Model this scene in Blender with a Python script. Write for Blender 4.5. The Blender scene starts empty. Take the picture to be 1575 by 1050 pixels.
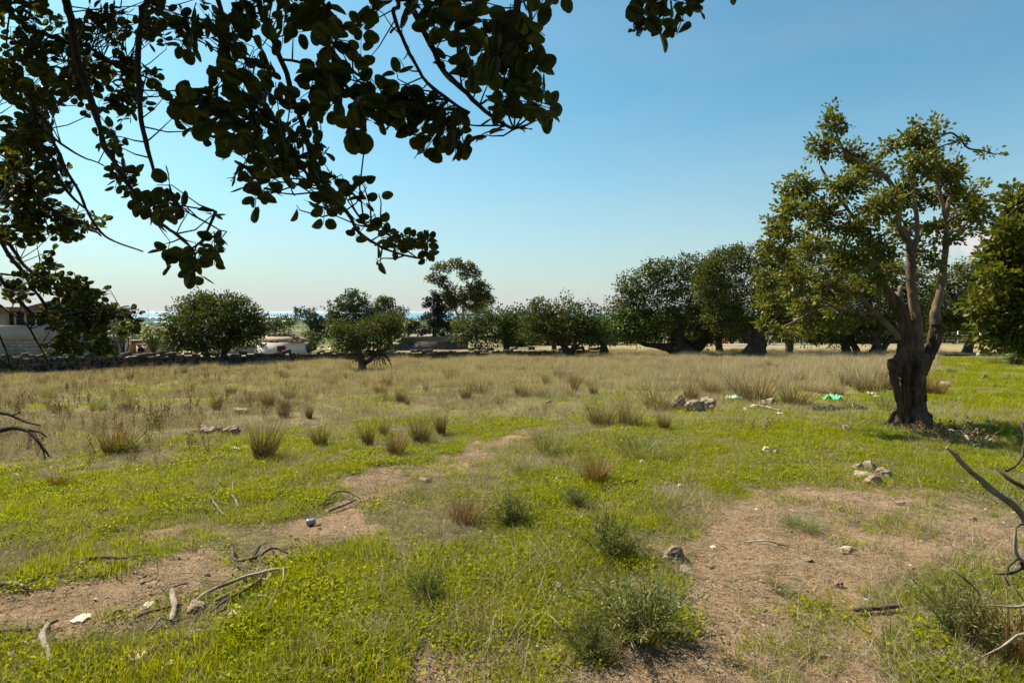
import bpy, math, random
import numpy as np
from mathutils import Vector, Matrix, noise

R = random.Random(7)
N = np.random.default_rng(7)
SC = bpy.context.scene
COL = SC.collection

# ------------------------------------------------------------------ camera
F = 900.0
PITCH = math.atan(45 / F)
CAM = np.array([0.0, 0.0, 1.6])
cam_d = bpy.data.cameras.new('camera')
cam_d.sensor_width = 36.0
cam_d.lens = 36.0 * F / 1575
cam_d.clip_start = 0.05
cam_d.clip_end = 300000
cam = bpy.data.objects.new('camera', cam_d)
cam.location = CAM
cam.rotation_euler = (math.radians(90) - PITCH, 0, 0)
COL.objects.link(cam)
SC.camera = cam

# ------------------------------------------------------------------ sky, sun, exposure
SUN_AZ = math.radians(-56)
SUN_EL = math.radians(49)
world = bpy.data.worlds.new('World')
SC.world = world
world.use_nodes = True
wn = world.node_tree
wn.nodes.clear()
wo = wn.nodes.new('ShaderNodeOutputWorld')
bg = wn.nodes.new('ShaderNodeBackground')
sky = wn.nodes.new('ShaderNodeTexSky')
sky.sky_type = 'NISHITA'
sky.sun_disc = False
sky.sun_elevation = SUN_EL
sky.sun_rotation = SUN_AZ
sky.altitude = 60
sky.air_density = 1.0
sky.dust_density = 1.2
sky.ozone_density = 4.0
bg.inputs['Strength'].default_value = 0.072

# sky colour, with two small fair weather clouds low on the right
tint = wn.nodes.new('ShaderNodeMix'); tint.data_type = 'RGBA'; tint.blend_type = 'MULTIPLY'; tint.inputs[0].default_value = 1
tint.inputs[7].default_value = (.66, 1.06, .95, 1)
wn.links.new(sky.outputs[0], tint.inputs[6])
wtc = wn.nodes.new('ShaderNodeTexCoord')
wnz = wn.nodes.new('ShaderNodeTexNoise'); wnz.inputs['Scale'].default_value = 26; wnz.inputs['Detail'].default_value = 5
wn.links.new(wtc.outputs['Generated'], wnz.inputs['Vector'])
last = tint.outputs[2]
# pale sea haze all round the horizon
wsep = wn.nodes.new('ShaderNodeSeparateXYZ'); wn.links.new(wtc.outputs['Generated'], wsep.inputs[0])


def wmath(op, a, b=None, clamp=False):
    m_ = wn.nodes.new('ShaderNodeMath'); m_.operation = op; m_.use_clamp = clamp
    for s_, i_ in ((a, 0), (b, 1)):
        if s_ is None: continue
        if isinstance(s_, (int, float)): m_.inputs[i_].default_value = s_
        else: wn.links.new(s_, m_.inputs[i_])
    return m_.outputs[0]


hz_f = wmath('SUBTRACT', 1.0, wmath('MULTIPLY', wmath('ABSOLUTE', wsep.outputs['Z']), 2.5), True)
hz_f = wmath('MULTIPLY', wmath('POWER', hz_f, 2.4), .92)
wn2 = wn.nodes.new('ShaderNodeTexNoise'); wn2.inputs['Scale'].default_value = 2.2; wn2.inputs['Detail'].default_value = 6
wmp = wn.nodes.new('ShaderNodeMapping'); wmp.inputs['Scale'].default_value = (1, 1, 4.5)
wn.links.new(wtc.outputs['Generated'], wmp.inputs['Vector']); wn.links.new(wmp.outputs[0], wn2.inputs['Vector'])
hz_f = wmath('ADD', hz_f, wmath('MULTIPLY', wmath('SUBTRACT', wn2.outputs['Fac'], .45, True), .35), True)
hm = wn.nodes.new('ShaderNodeMix'); hm.data_type = 'RGBA'; hm.inputs[7].default_value = (4.35, 4.35, 4.25, 1)
wn.links.new(hz_f, hm.inputs[0]); wn.links.new(last, hm.inputs[6]); last = hm.outputs[2]
for az_, el_, wd, ht, amt in ((37.8, 5.2, .055, .030, .85), (5.3, 2.6, .05, .012, .10), (30.0, 2.8, .14, .012, .12)):
    az_, el_ = math.radians(az_), math.radians(el_)
    vm = wn.nodes.new('ShaderNodeVectorMath'); vm.operation = 'SUBTRACT'
    vm.inputs[1].default_value = (math.sin(az_) * math.cos(el_), math.cos(az_) * math.cos(el_), math.sin(el_))
    wn.links.new(wtc.outputs['Generated'], vm.inputs[0])
    vs_ = wn.nodes.new('ShaderNodeVectorMath'); vs_.operation = 'MULTIPLY'; vs_.inputs[1].default_value = (1 / wd, 1 / wd, 1 / ht)
    wn.links.new(vm.outputs[0], vs_.inputs[0])
    ln = wn.nodes.new('ShaderNodeVectorMath'); ln.operation = 'LENGTH'; wn.links.new(vs_.outputs[0], ln.inputs[0])
    mk = wmath('ADD', wmath('SUBTRACT', 1.0, ln.outputs['Value']), wmath('MULTIPLY', wmath('SUBTRACT', wnz.outputs['Fac'], .5), 2.6))
    mk = wmath('MULTIPLY', wmath('MULTIPLY', mk, 2.2, True), amt)
    cm = wn.nodes.new('ShaderNodeMix'); cm.data_type = 'RGBA'; cm.inputs[7].default_value = (5.3, 5.0, 4.9, 1)
    wn.links.new(mk, cm.inputs[0]); wn.links.new(last, cm.inputs[6]); last = cm.outputs[2]
wn.links.new(last, bg.inputs['Color'])
wn.links.new(bg.outputs[0], wo.inputs['Surface'])

sd = bpy.data.lights.new('sun', 'SUN')
sd.energy = 5.0
sd.angle = math.radians(0.5)
sd.color = (1.0, 0.90, 0.72)
sun = bpy.data.objects.new('sun', sd)
S = Vector((math.sin(SUN_AZ) * math.cos(SUN_EL), math.cos(SUN_AZ) * math.cos(SUN_EL), math.sin(SUN_EL)))
sun.rotation_euler = S.to_track_quat('Z', 'Y').to_euler()
sun.location = (-20, 20, 40)
COL.objects.link(sun)

SC.view_settings.view_transform = 'Standard'
SC.view_settings.look = 'None'
SC.view_settings.exposure = 1.15
SC.view_settings.gamma = 1.0
SC.view_settings.use_curve_mapping = False
SC.render.engine = 'CYCLES'
SC.cycles.max_bounces = 6
SC.cycles.diffuse_bounces = 3
SC.cycles.transmission_bounces = 4
SC.cycles.transparent_max_bounces = 4
SC.cycles.use_denoising = False if False else SC.cycles.use_denoising

# ------------------------------------------------------------------ projection helpers
cp, sp = math.cos(PITCH), math.sin(PITCH)


def ray(px, py):
    x = (px - 787.5) / F
    v = -(py - 525) / F
    return np.array([x, cp + v * sp, -sp + v * cp])


def P(px, py, d):
    r = ray(px, py)
    return CAM + r * (d / r[1])


def unproj(x, y, z):
    dx, dy, dz = x - CAM[0], y - CAM[1], z - CAM[2]
    f = dy * cp - dz * sp
    u = dy * sp + dz * cp
    f = np.maximum(f, 1e-3)
    return 787.5 + F * dx / f, 525 - F * u / f


KX, KY = 0.012, -0.035


def hz(x, y):
    """terrain height, numpy friendly"""
    x = np.asarray(x, float); y = np.asarray(y, float)
    r = np.sqrt(x * x + y * y)
    near = KX * x + KY * y + 0.03 * np.sin(x * 1.3 + 0.7 * y) * np.sin(y * 0.9 - 0.4 * x) \
        + 0.012 * np.sin(x * 4.1 + 1.7) * np.sin(y * 3.7 + 0.5)
    # path is trodden a little below the grass
    t = np.clip((r - 62) / 60.0, 0, 1); t = t * t * (3 - 2 * t)
    far = -2.3 - 0.0131 * (r - 62) + 2.0 * np.sin(x * 0.006 + 1) * np.sin(y * 0.005) * np.clip((r - 200) / 600, 0, 1)
    far = far - np.clip(r - 4500, 0, None) * 0.02
    return near * (1 - t) + far * t


def G(px, py, up=0.0):
    """point of the ground seen at that pixel of the photo"""
    r = ray(px, py)
    t = (-CAM[2]) / (r[2] - KX * r[0] - KY * r[1])
    x, y = r[0] * t, r[1] * t
    return np.array([x, y, float(hz(x, y)) + up])


def mpp(d):
    return d / F


# ------------------------------------------------------------------ object helpers
def tag(o, label=None, cat=None, group=None, kind=None):
    if label: o['label'] = label
    if cat: o['category'] = cat
    if group: o['group'] = group
    if kind: o['kind'] = kind
    return o


def empty(name, loc, rz=0.0):
    o = bpy.data.objects.new(name, None)
    o.location = loc
    o.rotation_euler = (0, 0, rz)
    o.empty_display_size = 0.1
    COL.objects.link(o)
    return o


def link(name, me, parent=None, loc=None, rz=0.0, scale=None, rot=None):
    o = bpy.data.objects.new(name, me)
    COL.objects.link(o)
    if parent is not None:
        o.parent = parent
        if loc is None:
            o.location = -Vector(parent.location)   # geometry given in world space
        else:
            o.location = loc
    elif loc is not None:
        o.location = loc
    o.rotation_euler = rot if rot is not None else (0, 0, rz)
    if scale is not None:
        o.scale = (scale,) * 3 if np.isscalar(scale) else scale
    return o


class MB:
    """collects chunks of vertices and faces; mesh() makes ONE mesh"""
    def __init__(self):
        self.v = []; self.f = []; self.r = []; self.n = 0

    def add(self, V, Fs, rnd=None):
        V = np.asarray(V, float).reshape(-1, 3)
        Fs = np.asarray(Fs, int)
        self.v.append(V); self.f.append(Fs + self.n)
        if rnd is None: rnd = np.full(len(V), R.random())
        elif np.isscalar(rnd): rnd = np.full(len(V), float(rnd))
        self.r.append(np.asarray(rnd, float))
        self.n += len(V)
        return self

    def mesh(self, name, mat=None, smooth=True):
        me = bpy.data.meshes.new(name)
        if not self.v: return me
        V = np.concatenate(self.v)
        loops = np.concatenate([f.ravel() for f in self.f])
        sizes = np.concatenate([np.full(len(f), f.shape[1]) for f in self.f])
        starts = np.concatenate([[0], np.cumsum(sizes)[:-1]])
        me.vertices.add(len(V)); me.vertices.foreach_set('co', V.ravel())
        me.loops.add(len(loops)); me.loops.foreach_set('vertex_index', loops.astype(np.int32))
        me.polygons.add(len(sizes)); me.polygons.foreach_set('loop_start', starts.astype(np.int32))
        me.polygons.foreach_set('loop_total', sizes.astype(np.int32))
        if smooth: me.polygons.foreach_set('use_smooth', np.ones(len(sizes), bool))
        a = me.attributes.new('rnd', 'FLOAT', 'POINT')
        a.data.foreach_set('value', np.concatenate(self.r).astype(np.float32))
        me.update(); me.validate()
        if mat: me.materials.append(mat)
        return me


def unit(v):
    v = np.asarray(v, float)
    return v / (np.linalg.norm(v, axis=-1, keepdims=True) + 1e-9)


def vnoise(x, y, s, seed=0):
    """cheap smooth value noise on numpy arrays"""
    x = x * s + seed * 17.3; y = y * s + seed * 9.1
    xi = np.floor(x).astype(int); yi = np.floor(y).astype(int)
    fx = x - xi; fy = y - yi
    fx = fx * fx * (3 - 2 * fx); fy = fy * fy * (3 - 2 * fy)

    def h(a, b):
        n = (a * 374761393 + b * 668265263 + seed * 1442695041) & 0xffffffff
        n = ((n ^ (n >> 13)) * 1274126177) & 0xffffffff
        return ((n ^ (n >> 16)) & 0xffff) / 65535.0
    return (h(xi, yi) * (1 - fx) + h(xi + 1, yi) * fx) * (1 - fy) + (h(xi, yi + 1) * (1 - fx) + h(xi + 1, yi + 1) * fx) * fy



def smooth_line(pts, rad, step):
    """Catmull-Rom resample of a polyline with radii"""
    pts = np.asarray(pts, float); rad = np.asarray(rad, float)
    if len(pts) < 2: return pts, rad
    Pp = np.vstack([2 * pts[0] - pts[1], pts, 2 * pts[-1] - pts[-2]])
    out, ro = [], []
    for i in range(len(pts) - 1):
        p0, p1, p2, p3 = Pp[i:i + 4]
        n = max(2, int(np.linalg.norm(p2 - p1) / step) + 1)
        t = np.linspace(0, 1, n, endpoint=(i == len(pts) - 2))[:, None]
        out.append(0.5 * ((2 * p1) + (-p0 + p2) * t + (2 * p0 - 5 * p1 + 4 * p2 - p3) * t ** 2 + (-p0 + 3 * p1 - 3 * p2 + p3) * t ** 3))
        ro.append(rad[i] * (1 - t[:, 0]) + rad[i + 1] * t[:, 0])
    return np.vstack(out), np.concatenate(ro)


def tube(mb, pts, rad, sides=8, step=None, rough=0.0, wob=0.0, rnd=None, seed=None, cap=True, ridges=0.0, bark=0.0):
    pts = np.asarray(pts, float)
    rad = np.full(len(pts), float(rad)) if np.isscalar(rad) else np.asarray(rad, float)
    if step: pts, rad = smooth_line(pts, rad, step)
    n = len(pts)
    rg = np.random.default_rng(seed if seed is not None else R.randrange(1 << 30))
    if wob and n > 2:
        w = rg.normal(0, 1, (n, 3)); w[0] = 0; w[-1] = 0
        w[1:-1] = (w[:-2] + w[1:-1] + w[2:]) / 3
        pts = pts + w * wob
    T = unit(np.gradient(pts, axis=0))
    up = np.array([0, 0, 1.0]) if abs(T[0][2]) < 0.9 else np.array([0, 1.0, 0])
    U = np.zeros_like(T); u = unit(np.cross(T[0], up))
    for i in range(n):
        u = unit(u - T[i] * np.dot(u, T[i])); U[i] = u
    W = np.cross(T, U)
    a = np.linspace(0, 2 * math.pi, sides, endpoint=False)
    rr = rad[:, None] * np.ones((1, sides))
    if ridges:
        ph = np.linspace(0, 2.5, n)[:, None]
        rr = rr * (1 + ridges * (np.sin(3 * a[None] + ph) * .5 + .5 * np.sin(5 * a[None] - 1.3 * ph + 1) + .35 * np.sin(8 * a[None] + 2 * ph)))
    if bark:
        ll = np.concatenate([[0], np.cumsum(np.linalg.norm(np.diff(pts, axis=0), axis=1))])[:, None] + rg.uniform(0, 50)
        ca, sa = np.cos(a)[None] * 3.2, np.sin(a)[None] * 3.2
        f1 = vnoise(ca * 2 + ll * .6, sa * 2 + ll * 2.2, 1.0, 3); f2 = vnoise(ca * 5 + 9 + ll * 1.5, sa * 5 + ll * 5, 1.0, 5)
        rr = rr * (1 + bark * (1.6 * (np.abs(f1 - .5) * 2 - .4) + .9 * (f2 - .5)))
    if rough:
        nz = rg.normal(0, 1, (n, sides))
        nz = (nz + np.roll(nz, 1, 0) + np.roll(nz, 1, 1)) / 1.7
        rr = rr * (1 + rough * nz)
    V = pts[:, None, :] + rr[..., None] * (np.cos(a)[None, :, None] * U[:, None] + np.sin(a)[None, :, None] * W[:, None])
    idx = np.arange(n * sides).reshape(n, sides)
    nx = np.roll(idx, -1, 1)
    Fq = np.stack([idx[:-1], nx[:-1], nx[1:], idx[1:]], -1).reshape(-1, 4)
    r0 = R.random() if rnd is None else rnd
    mb.add(V.reshape(-1, 3), Fq, np.full(n * sides, r0))
    if cap:
        base = mb.n
        b = base - sides
        mb.add(pts[-1:] + T[-1:] * rad[-1] * 0.6, np.zeros((0, 3), int), r0)
        tri = np.array([[b + i, b + (i + 1) % sides, base] for i in range(sides)])
        mb.f.append(tri)
    return pts, rad


def box(mb, x0, x1, y0, y1, z0, z1, rnd=None):
    V = np.array([[x, y, z] for z in (z0, z1) for y in (y0, y1) for x in (x0, x1)])
    Fq = [[0, 2, 3, 1], [4, 5, 7, 6], [0, 1, 5, 4], [2, 6, 7, 3], [0, 4, 6, 2], [1, 3, 7, 5]]
    mb.add(V, Fq, rnd)


# leaf templates: (along, side, up)
KITE = (np.array([[0, 0, 0], [.5, .32, .06], [1, 0, 0], [.5, -.32, .06]]), np.array([[0, 3, 2, 1]]))
OVAL6 = (np.array([[0, 0, 0], [.3, .30, .07], [.75, .27, .07], [1, 0, -.02], [.75, -.27, .07], [.3, -.30, .07]]),
         np.array([[0, 3, 2, 1], [0, 5, 4, 3]]))


def oval_leaf(n=14, w=0.36, fold=0.08, curl=0.06, notch=0.0, seed=0):
    rg = np.random.default_rng(seed)
    t = np.linspace(0, 1, n // 2 + 1)
    hw = w * np.sin(np.pi * t ** 0.85) ** 0.62
    spine = [[u, 0, -curl * math.sin(u * math.pi) + 0] for u in t]
    L = [[u, h * (1 + rg.normal(0, .04)), fold * (h / w) - curl * math.sin(u * math.pi)] for u, h in zip(t, hw)]
    Rr = [[u, -h * (1 + rg.normal(0, .04)), fold * (h / w) - curl * math.sin(u * math.pi)] for u, h in zip(t, hw)]
    V = np.array(spine + L[1:-1] + Rr[1:-1])
    V[len(t) - 1][0] -= notch
    m = len(t); k = m - 2
    Fs = []
    for i in range(m - 1):
        l0 = i if i == 0 else m + i - 1
        l1 = m - 1 if i + 1 == m - 1 else m + i
        r0 = i if i == 0 else m + k + i - 1
        r1 = m - 1 if i + 1 == m - 1 else m + k + i
        for (a, b) in ((l0, l1), (r0, r1)):
            q = [i, i + 1, b, a]
            q2 = []
            for z in q:
                if z not in q2: q2.append(z)
            if len(q2) == 3: Fs.append(q2)
            elif len(q2) == 4: Fs.append(q2[:3]); Fs.append([q2[0], q2[2], q2[3]])
    return V, np.array(Fs)


OVALS = [oval_leaf(18, w, f, c, nn, s) for s, (w, f, c, nn) in enumerate(
    [(.36, .07, .05, .02), (.42, .03, .08, .05), (.33, .12, -.04, 0), (.39, .05, -.07, .04)])]


def leaves(mb, pos, dr, nr, size, tmpl=KITE, rnd=None):
    pos = np.asarray(pos); dr = unit(dr)
    sd_ = unit(np.cross(nr, dr)); nr = np.cross(dr, sd_)
    T, Fs = tmpl
    n, k = len(pos), len(T)
    size = np.broadcast_to(np.asarray(size, float), (n,))
    V = pos[:, None] + size[:, None, None] * (T[None, :, 0:1] * dr[:, None] + T[None, :, 1:2] * sd_[:, None] + T[None, :, 2:3] * nr[:, None])
    FF = (Fs[None] + (np.arange(n) * k)[:, None, None]).reshape(-1, Fs.shape[1])
    if rnd is None: rnd = N.random(n)
    mb.add(V.reshape(-1, 3), FF, np.repeat(rnd, k))


# ------------------------------------------------------------------ materials
def newmat(name):
    m = bpy.data.materials.new(name); m.use_nodes = True
    nt = m.node_tree; nt.nodes.clear()
    out = nt.nodes.new('ShaderNodeOutputMaterial')
    return m, nt, out


def nd(nt, typ, **kw):
    n = nt.nodes.new(typ)
    for k, v in kw.items():
        if k in n.inputs: n.inputs[k].default_value = v
        else: setattr(n, k, v)
    return n


def ramp(nt, fac, stops):
    r = nt.nodes.new('ShaderNodeValToRGB')
    e = r.color_ramp.elements
    while len(e) < len(stops): e.new(0.5)
    for i, (p, c) in enumerate(stops):
        e[i].position = p; e[i].color = (*c, 1)
    nt.links.new(fac, r.inputs[0])
    return r.outputs[0]


def noise_tex(nt, scale, detail=4, rough=.6, vec=None, dist=0.0):
    n = nd(nt, 'ShaderNodeTexNoise', Scale=scale, Detail=detail, Roughness=rough, Distortion=dist)
    if vec is not None: nt.links.new(vec, n.inputs['Vector'])
    return n.outputs['Fac']


def mixc(nt, fac, a, b, mode='MIX'):
    m = nt.nodes.new('ShaderNodeMix'); m.data_type = 'RGBA'; m.blend_type = mode
    if isinstance(fac, (int, float)): m.inputs[0].default_value = fac
    else: nt.links.new(fac, m.inputs[0])
    for s, i in ((a, 6), (b, 7)):
        if isinstance(s, tuple): m.inputs[i].default_value = (*s, 1)
        else: nt.links.new(s, m.inputs[i])
    return m.outputs[2]


def math_(nt, op, a, b=None, clamp=False):
    m = nt.nodes.new('ShaderNodeMath'); m.operation = op; m.use_clamp = clamp
    for s, i in ((a, 0), (b, 1)):
        if s is None: continue
        if isinstance(s, (int, float)): m.inputs[i].default_value = s
        else: nt.links.new(s, m.inputs[i])
    return m.outputs[0]


def leaf_mat(name, stops, trans=.35, rough=.45, spec=.4, patch=0.0, patchcol=None, tboost=1.4):
    """stops: colour ramp over the per-leaf random value"""
    m, nt, out = newmat(name)
    at = nd(nt, 'ShaderNodeAttribute', attribute_name='rnd')
    oi = nt.nodes.new('ShaderNodeObjectInfo')
    f = math_(nt, 'ADD', math_(nt, 'MULTIPLY', at.outputs['Fac'], .8), math_(nt, 'MULTIPLY', oi.outputs['Random'], .2))
    c = ramp(nt, f, stops)
    if patch:
        geo = nt.nodes.new('ShaderNodeNewGeometry')
        nz = noise_tex(nt, patch, 3, .6, geo.outputs['Position'])
        fac = math_(nt, 'MULTIPLY', math_(nt, 'SUBTRACT', nz, .42, True), 4.0, True)
        c = mixc(nt, fac, c, mixc(nt, .75, c, patchcol))
    pr = nd(nt, 'ShaderNodeBsdfPrincipled', Roughness=rough)
    pr.inputs['Specular IOR Level'].default_value = spec
    nt.links.new(c, pr.inputs['Base Color'])
    tr = nt.nodes.new('ShaderNodeBsdfTranslucent')
    tc = mixc(nt, 1.0, c, (tboost * 1.25, tboost * 1.15, tboost * .45), 'MULTIPLY')
    nt.links.new(tc, tr.inputs['Color'])
    mx = nt.nodes.new('ShaderNodeMixShader'); mx.inputs[0].default_value = trans
    nt.links.new(pr.outputs[0], mx.inputs[1]); nt.links.new(tr.outputs[0], mx.inputs[2])
    nt.links.new(mx.outputs[0], out.inputs['Surface'])
    return m


def solid_mat(name, a, b, scale=8, rough=.85, bump=.3, bscale=None, stretch=None, spec=.25, dark=None, metal=0.0, coord='Position', bdist=.02):
    m, nt, out = newmat(name)
    if coord == 'Position':
        vec = nt.nodes.new('ShaderNodeNewGeometry').outputs['Position']
    else:
        vec = nt.nodes.new('ShaderNodeTexCoord').outputs['Object']
    if stretch:
        mp = nd(nt, 'ShaderNodeMapping'); mp.inputs['Scale'].default_value = stretch
        nt.links.new(vec, mp.inputs['Vector']); vec = mp.outputs[0]
    n1 = noise_tex(nt, scale, 6, .65, vec)
    c = ramp(nt, n1, [(.3, a), (.7, b)])
    if dark:
        n2 = noise_tex(nt, scale * .35, 4, .6, vec)
        c = mixc(nt, ramp(nt, n2, [(.5, (0, 0, 0)), (.68, (1, 1, 1))]), c, dark)
    at = nd(nt, 'ShaderNodeAttribute', attribute_name='rnd')
    v = math_(nt, 'ADD', math_(nt, 'MULTIPLY', at.outputs['Fac'], .5), .75)
    hs = nd(nt, 'ShaderNodeHueSaturation'); nt.links.new(v, hs.inputs['Value']); nt.links.new(c, hs.inputs['Color'])
    pr = nd(nt, 'ShaderNodeBsdfPrincipled', Roughness=rough, Metallic=metal)
    pr.inputs['Specular IOR Level'].default_value = spec
    nt.links.new(hs.outputs[0], pr.inputs['Base Color'])
    bm_ = nd(nt, 'ShaderNodeBump', Strength=bump, Distance=bdist)
    n3 = noise_tex(nt, bscale or scale * 2.2, 7, .7, vec)
    nt.links.new(n3, bm_.inputs['Height']); nt.links.new(bm_.outputs[0], pr.inputs['Normal'])
    nt.links.new(pr.outputs[0], out.inputs['Surface'])
    return m


M = {}
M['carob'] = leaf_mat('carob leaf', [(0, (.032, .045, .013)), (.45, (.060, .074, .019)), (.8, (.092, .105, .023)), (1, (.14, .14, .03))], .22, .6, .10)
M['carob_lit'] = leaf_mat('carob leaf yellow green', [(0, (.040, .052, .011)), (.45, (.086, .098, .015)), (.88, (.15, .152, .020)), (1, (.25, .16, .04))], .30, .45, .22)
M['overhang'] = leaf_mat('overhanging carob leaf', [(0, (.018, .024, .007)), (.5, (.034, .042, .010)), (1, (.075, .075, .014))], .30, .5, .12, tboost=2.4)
M['olive'] = leaf_mat('light carob leaf', [(0, (.06, .09, .02)), (.6, (.10, .14, .03)), (1, (.15, .18, .04))], .28, .45, .4)
M['pine'] = leaf_mat('pine needle', [(0, (.03, .05, .02)), (.6, (.055, .08, .032)), (1, (.09, .11, .04))], .12, .6, .25)
M['cedar'] = leaf_mat('dark conifer needle', [(0, (.012, .024, .016)), (1, (.035, .055, .032))], .1, .6, .25)
M['euca'] = leaf_mat('eucalyptus leaf', [(0, (.06, .065, .025)), (.6, (.10, .10, .04)), (1, (.16, .13, .05))], .22, .4, .4)
M['scrub'] = leaf_mat('scrub leaf', [(0, (.05, .07, .02)), (1, (.12, .14, .04))], .2, .5, .3)
M['grass'] = leaf_mat('green grass', [(0, (.07, .11, .004)), (.45, (.205, .222, .005)), (.88, (.31, .31, .008)), (1, (.38, .32, .09))], .45, .7, .06, patch=1.6, patchcol=(.14, .18, .008))
M['sprout'] = leaf_mat('green ground cover', [(0, (.07, .11, .004)), (.5, (.205, .225, .005)), (1, (.30, .305, .008))], .45, .7, .06, patch=1.3, patchcol=(.15, .19, .008))
M['straw'] = leaf_mat('dry straw', [(0, (.24, .195, .12)), (.5, (.40, .34, .23)), (1, (.56, .49, .36))], .3, .7, .15, tboost=.9)
M['thatch'] = leaf_mat('dry brown thatch', [(0, (.15, .115, .08)), (.6, (.31, .26, .18)), (1, (.48, .42, .31))], .25, .8, .1, tboost=.9)
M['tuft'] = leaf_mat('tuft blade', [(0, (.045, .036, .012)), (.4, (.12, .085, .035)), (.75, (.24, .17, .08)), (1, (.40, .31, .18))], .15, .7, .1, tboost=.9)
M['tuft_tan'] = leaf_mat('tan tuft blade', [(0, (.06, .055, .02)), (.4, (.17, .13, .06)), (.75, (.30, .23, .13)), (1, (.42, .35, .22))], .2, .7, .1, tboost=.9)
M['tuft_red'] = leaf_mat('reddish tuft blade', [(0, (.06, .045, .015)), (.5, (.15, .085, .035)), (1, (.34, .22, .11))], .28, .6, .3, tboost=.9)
M['fern'] = leaf_mat('feathery green blade', [(0, (.060, .080, .020)), (.6, (.12, .14, .045)), (1, (.25, .23, .10))], .35, .5, .3)
M['weed'] = leaf_mat('brown seed weed', [(0, (.08, .04, .02)), (.6, (.18, .10, .05)), (1, (.30, .20, .10))], .15, .8, .1, tboost=.8)
M['bark'] = solid_mat('carob bark', (.035, .022, .015), (.17, .105, .068), 9, .9, 1.0, 34, (1, 1, .3), dark=(.028, .02, .015), bdist=.03)
M['bark_pale'] = solid_mat('pale grey bark', (.07, .048, .032), (.21, .145, .095), 9, .85, .6, 30, (1, 1, .5), dark=(.055, .04, .03))
M['bark_far'] = solid_mat('dark bark', (.03, .02, .014), (.10, .07, .05), 3, .9, .5, 9)
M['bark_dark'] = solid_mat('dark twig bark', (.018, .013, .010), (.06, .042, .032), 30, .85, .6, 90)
M['bark_euca'] = solid_mat('eucalyptus bark', (.20, .16, .12), (.42, .36, .29), 2, .8, .3, 6)
M['deadwood'] = solid_mat('weathered dead wood', (.14, .10, .07), (.42, .35, .27), 14, .9, .6, 60, (1, 1, 1), dark=(.09, .06, .04))
M['deadwood_dark'] = solid_mat('dark dead wood', (.03, .022, .018), (.12, .09, .07), 20, .9, .6, 70)
M['rock'] = solid_mat('pale limestone', (.17, .125, .085), (.42, .33, .245), 9, .92, .9, 22, dark=(.10, .075, .05), bdist=.03)
M['rock_white'] = solid_mat('whitish limestone', (.38, .32, .25), (.62, .55, .45), 18, .9, .5, 60)
M['rock_red'] = solid_mat('brown field stone', (.16, .10, .07), (.36, .26, .19), 12, .92, .8, 30, bdist=.02)
M['clod'] = solid_mat('soil clod', (.19, .13, .07), (.36, .26, .15), 12, .95, .6, 30)
M['wallstone'] = solid_mat('dark wall stone', (.035, .028, .024), (.12, .10, .08), 3, .95, .6, 9)


# ------------------------------------------------------------------ ground cover masks (a map of the field)
def inside(px, py, poly):
    poly = np.asarray(poly, float)
    res = np.zeros(px.shape, bool); j = len(poly) - 1
    dmin = np.full(px.shape, 1e9)
    for i in range(len(poly)):
        xi, yi = poly[i]; xj, yj = poly[j]
        c = ((yi > py) != (yj > py)) & (px < (xj - xi) * (py - yi) / (yj - yi + 1e-9) + xi)
        res ^= c
        ex, ey = xj - xi, yj - yi
        t = np.clip(((px - xi) * ex + (py - yi) * ey) / (ex * ex + ey * ey + 1e-9), 0, 1)
        dmin = np.minimum(dmin, np.hypot((px - xi - t * ex), (py - yi - t * ey) * 2.2))
        j = i
    return np.where(res, dmin, -dmin)


def fbm(x, y, s, seed=0):
    return .5 * vnoise(x, y, s, seed) + .27 * vnoise(x, y, s * 2.1, seed + 1) + .15 * vnoise(x, y, s * 4.3, seed + 2) + .08 * vnoise(x, y, s * 9, seed + 3)


DIRT = [  # outlines of bare earth: (polygon, softness in px, strength)
    ([(905, 632), (860, 646), (815, 662), (755, 674), (690, 692), (640, 702), (590, 722), (548, 742), (500, 764), (478, 790), (470, 812), (420, 838),
      (300, 858), (180, 885), (0, 925), (-300, 1000), (-300, 1060), (0, 1005), (90, 998), (200, 975), (280, 945), (345, 918), (420, 880), (470, 862), (520, 835), (560, 800),
      (575, 778), (640, 752), (700, 742), (735, 718), (765, 695), (830, 672), (880, 652), (915, 640)], 16, 1.0),
    ([(180, 812), (235, 798), (335, 795), (330, 815), (270, 832), (190, 850)], 12, .95),
    ([(1060, 790), (1130, 752), (1200, 730), (1330, 735), (1400, 752), (1480, 760), (1575, 790), (1700, 800), (1640, 870), (1530, 850), (1470, 870), (1430, 900), (1400, 950),
      (1370, 1000), (1380, 1050), (1420, 1200), (300, 1300), (620, 1060), (700, 1000), (830, 985), (930, 1010), (1010, 1010), (1080, 970), (1110, 900), (1080, 850)], 40, 1.0),
    ([(1190, 738), (1330, 738), (1370, 760), (1300, 790), (1200, 775)], 20, .5),
]
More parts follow.
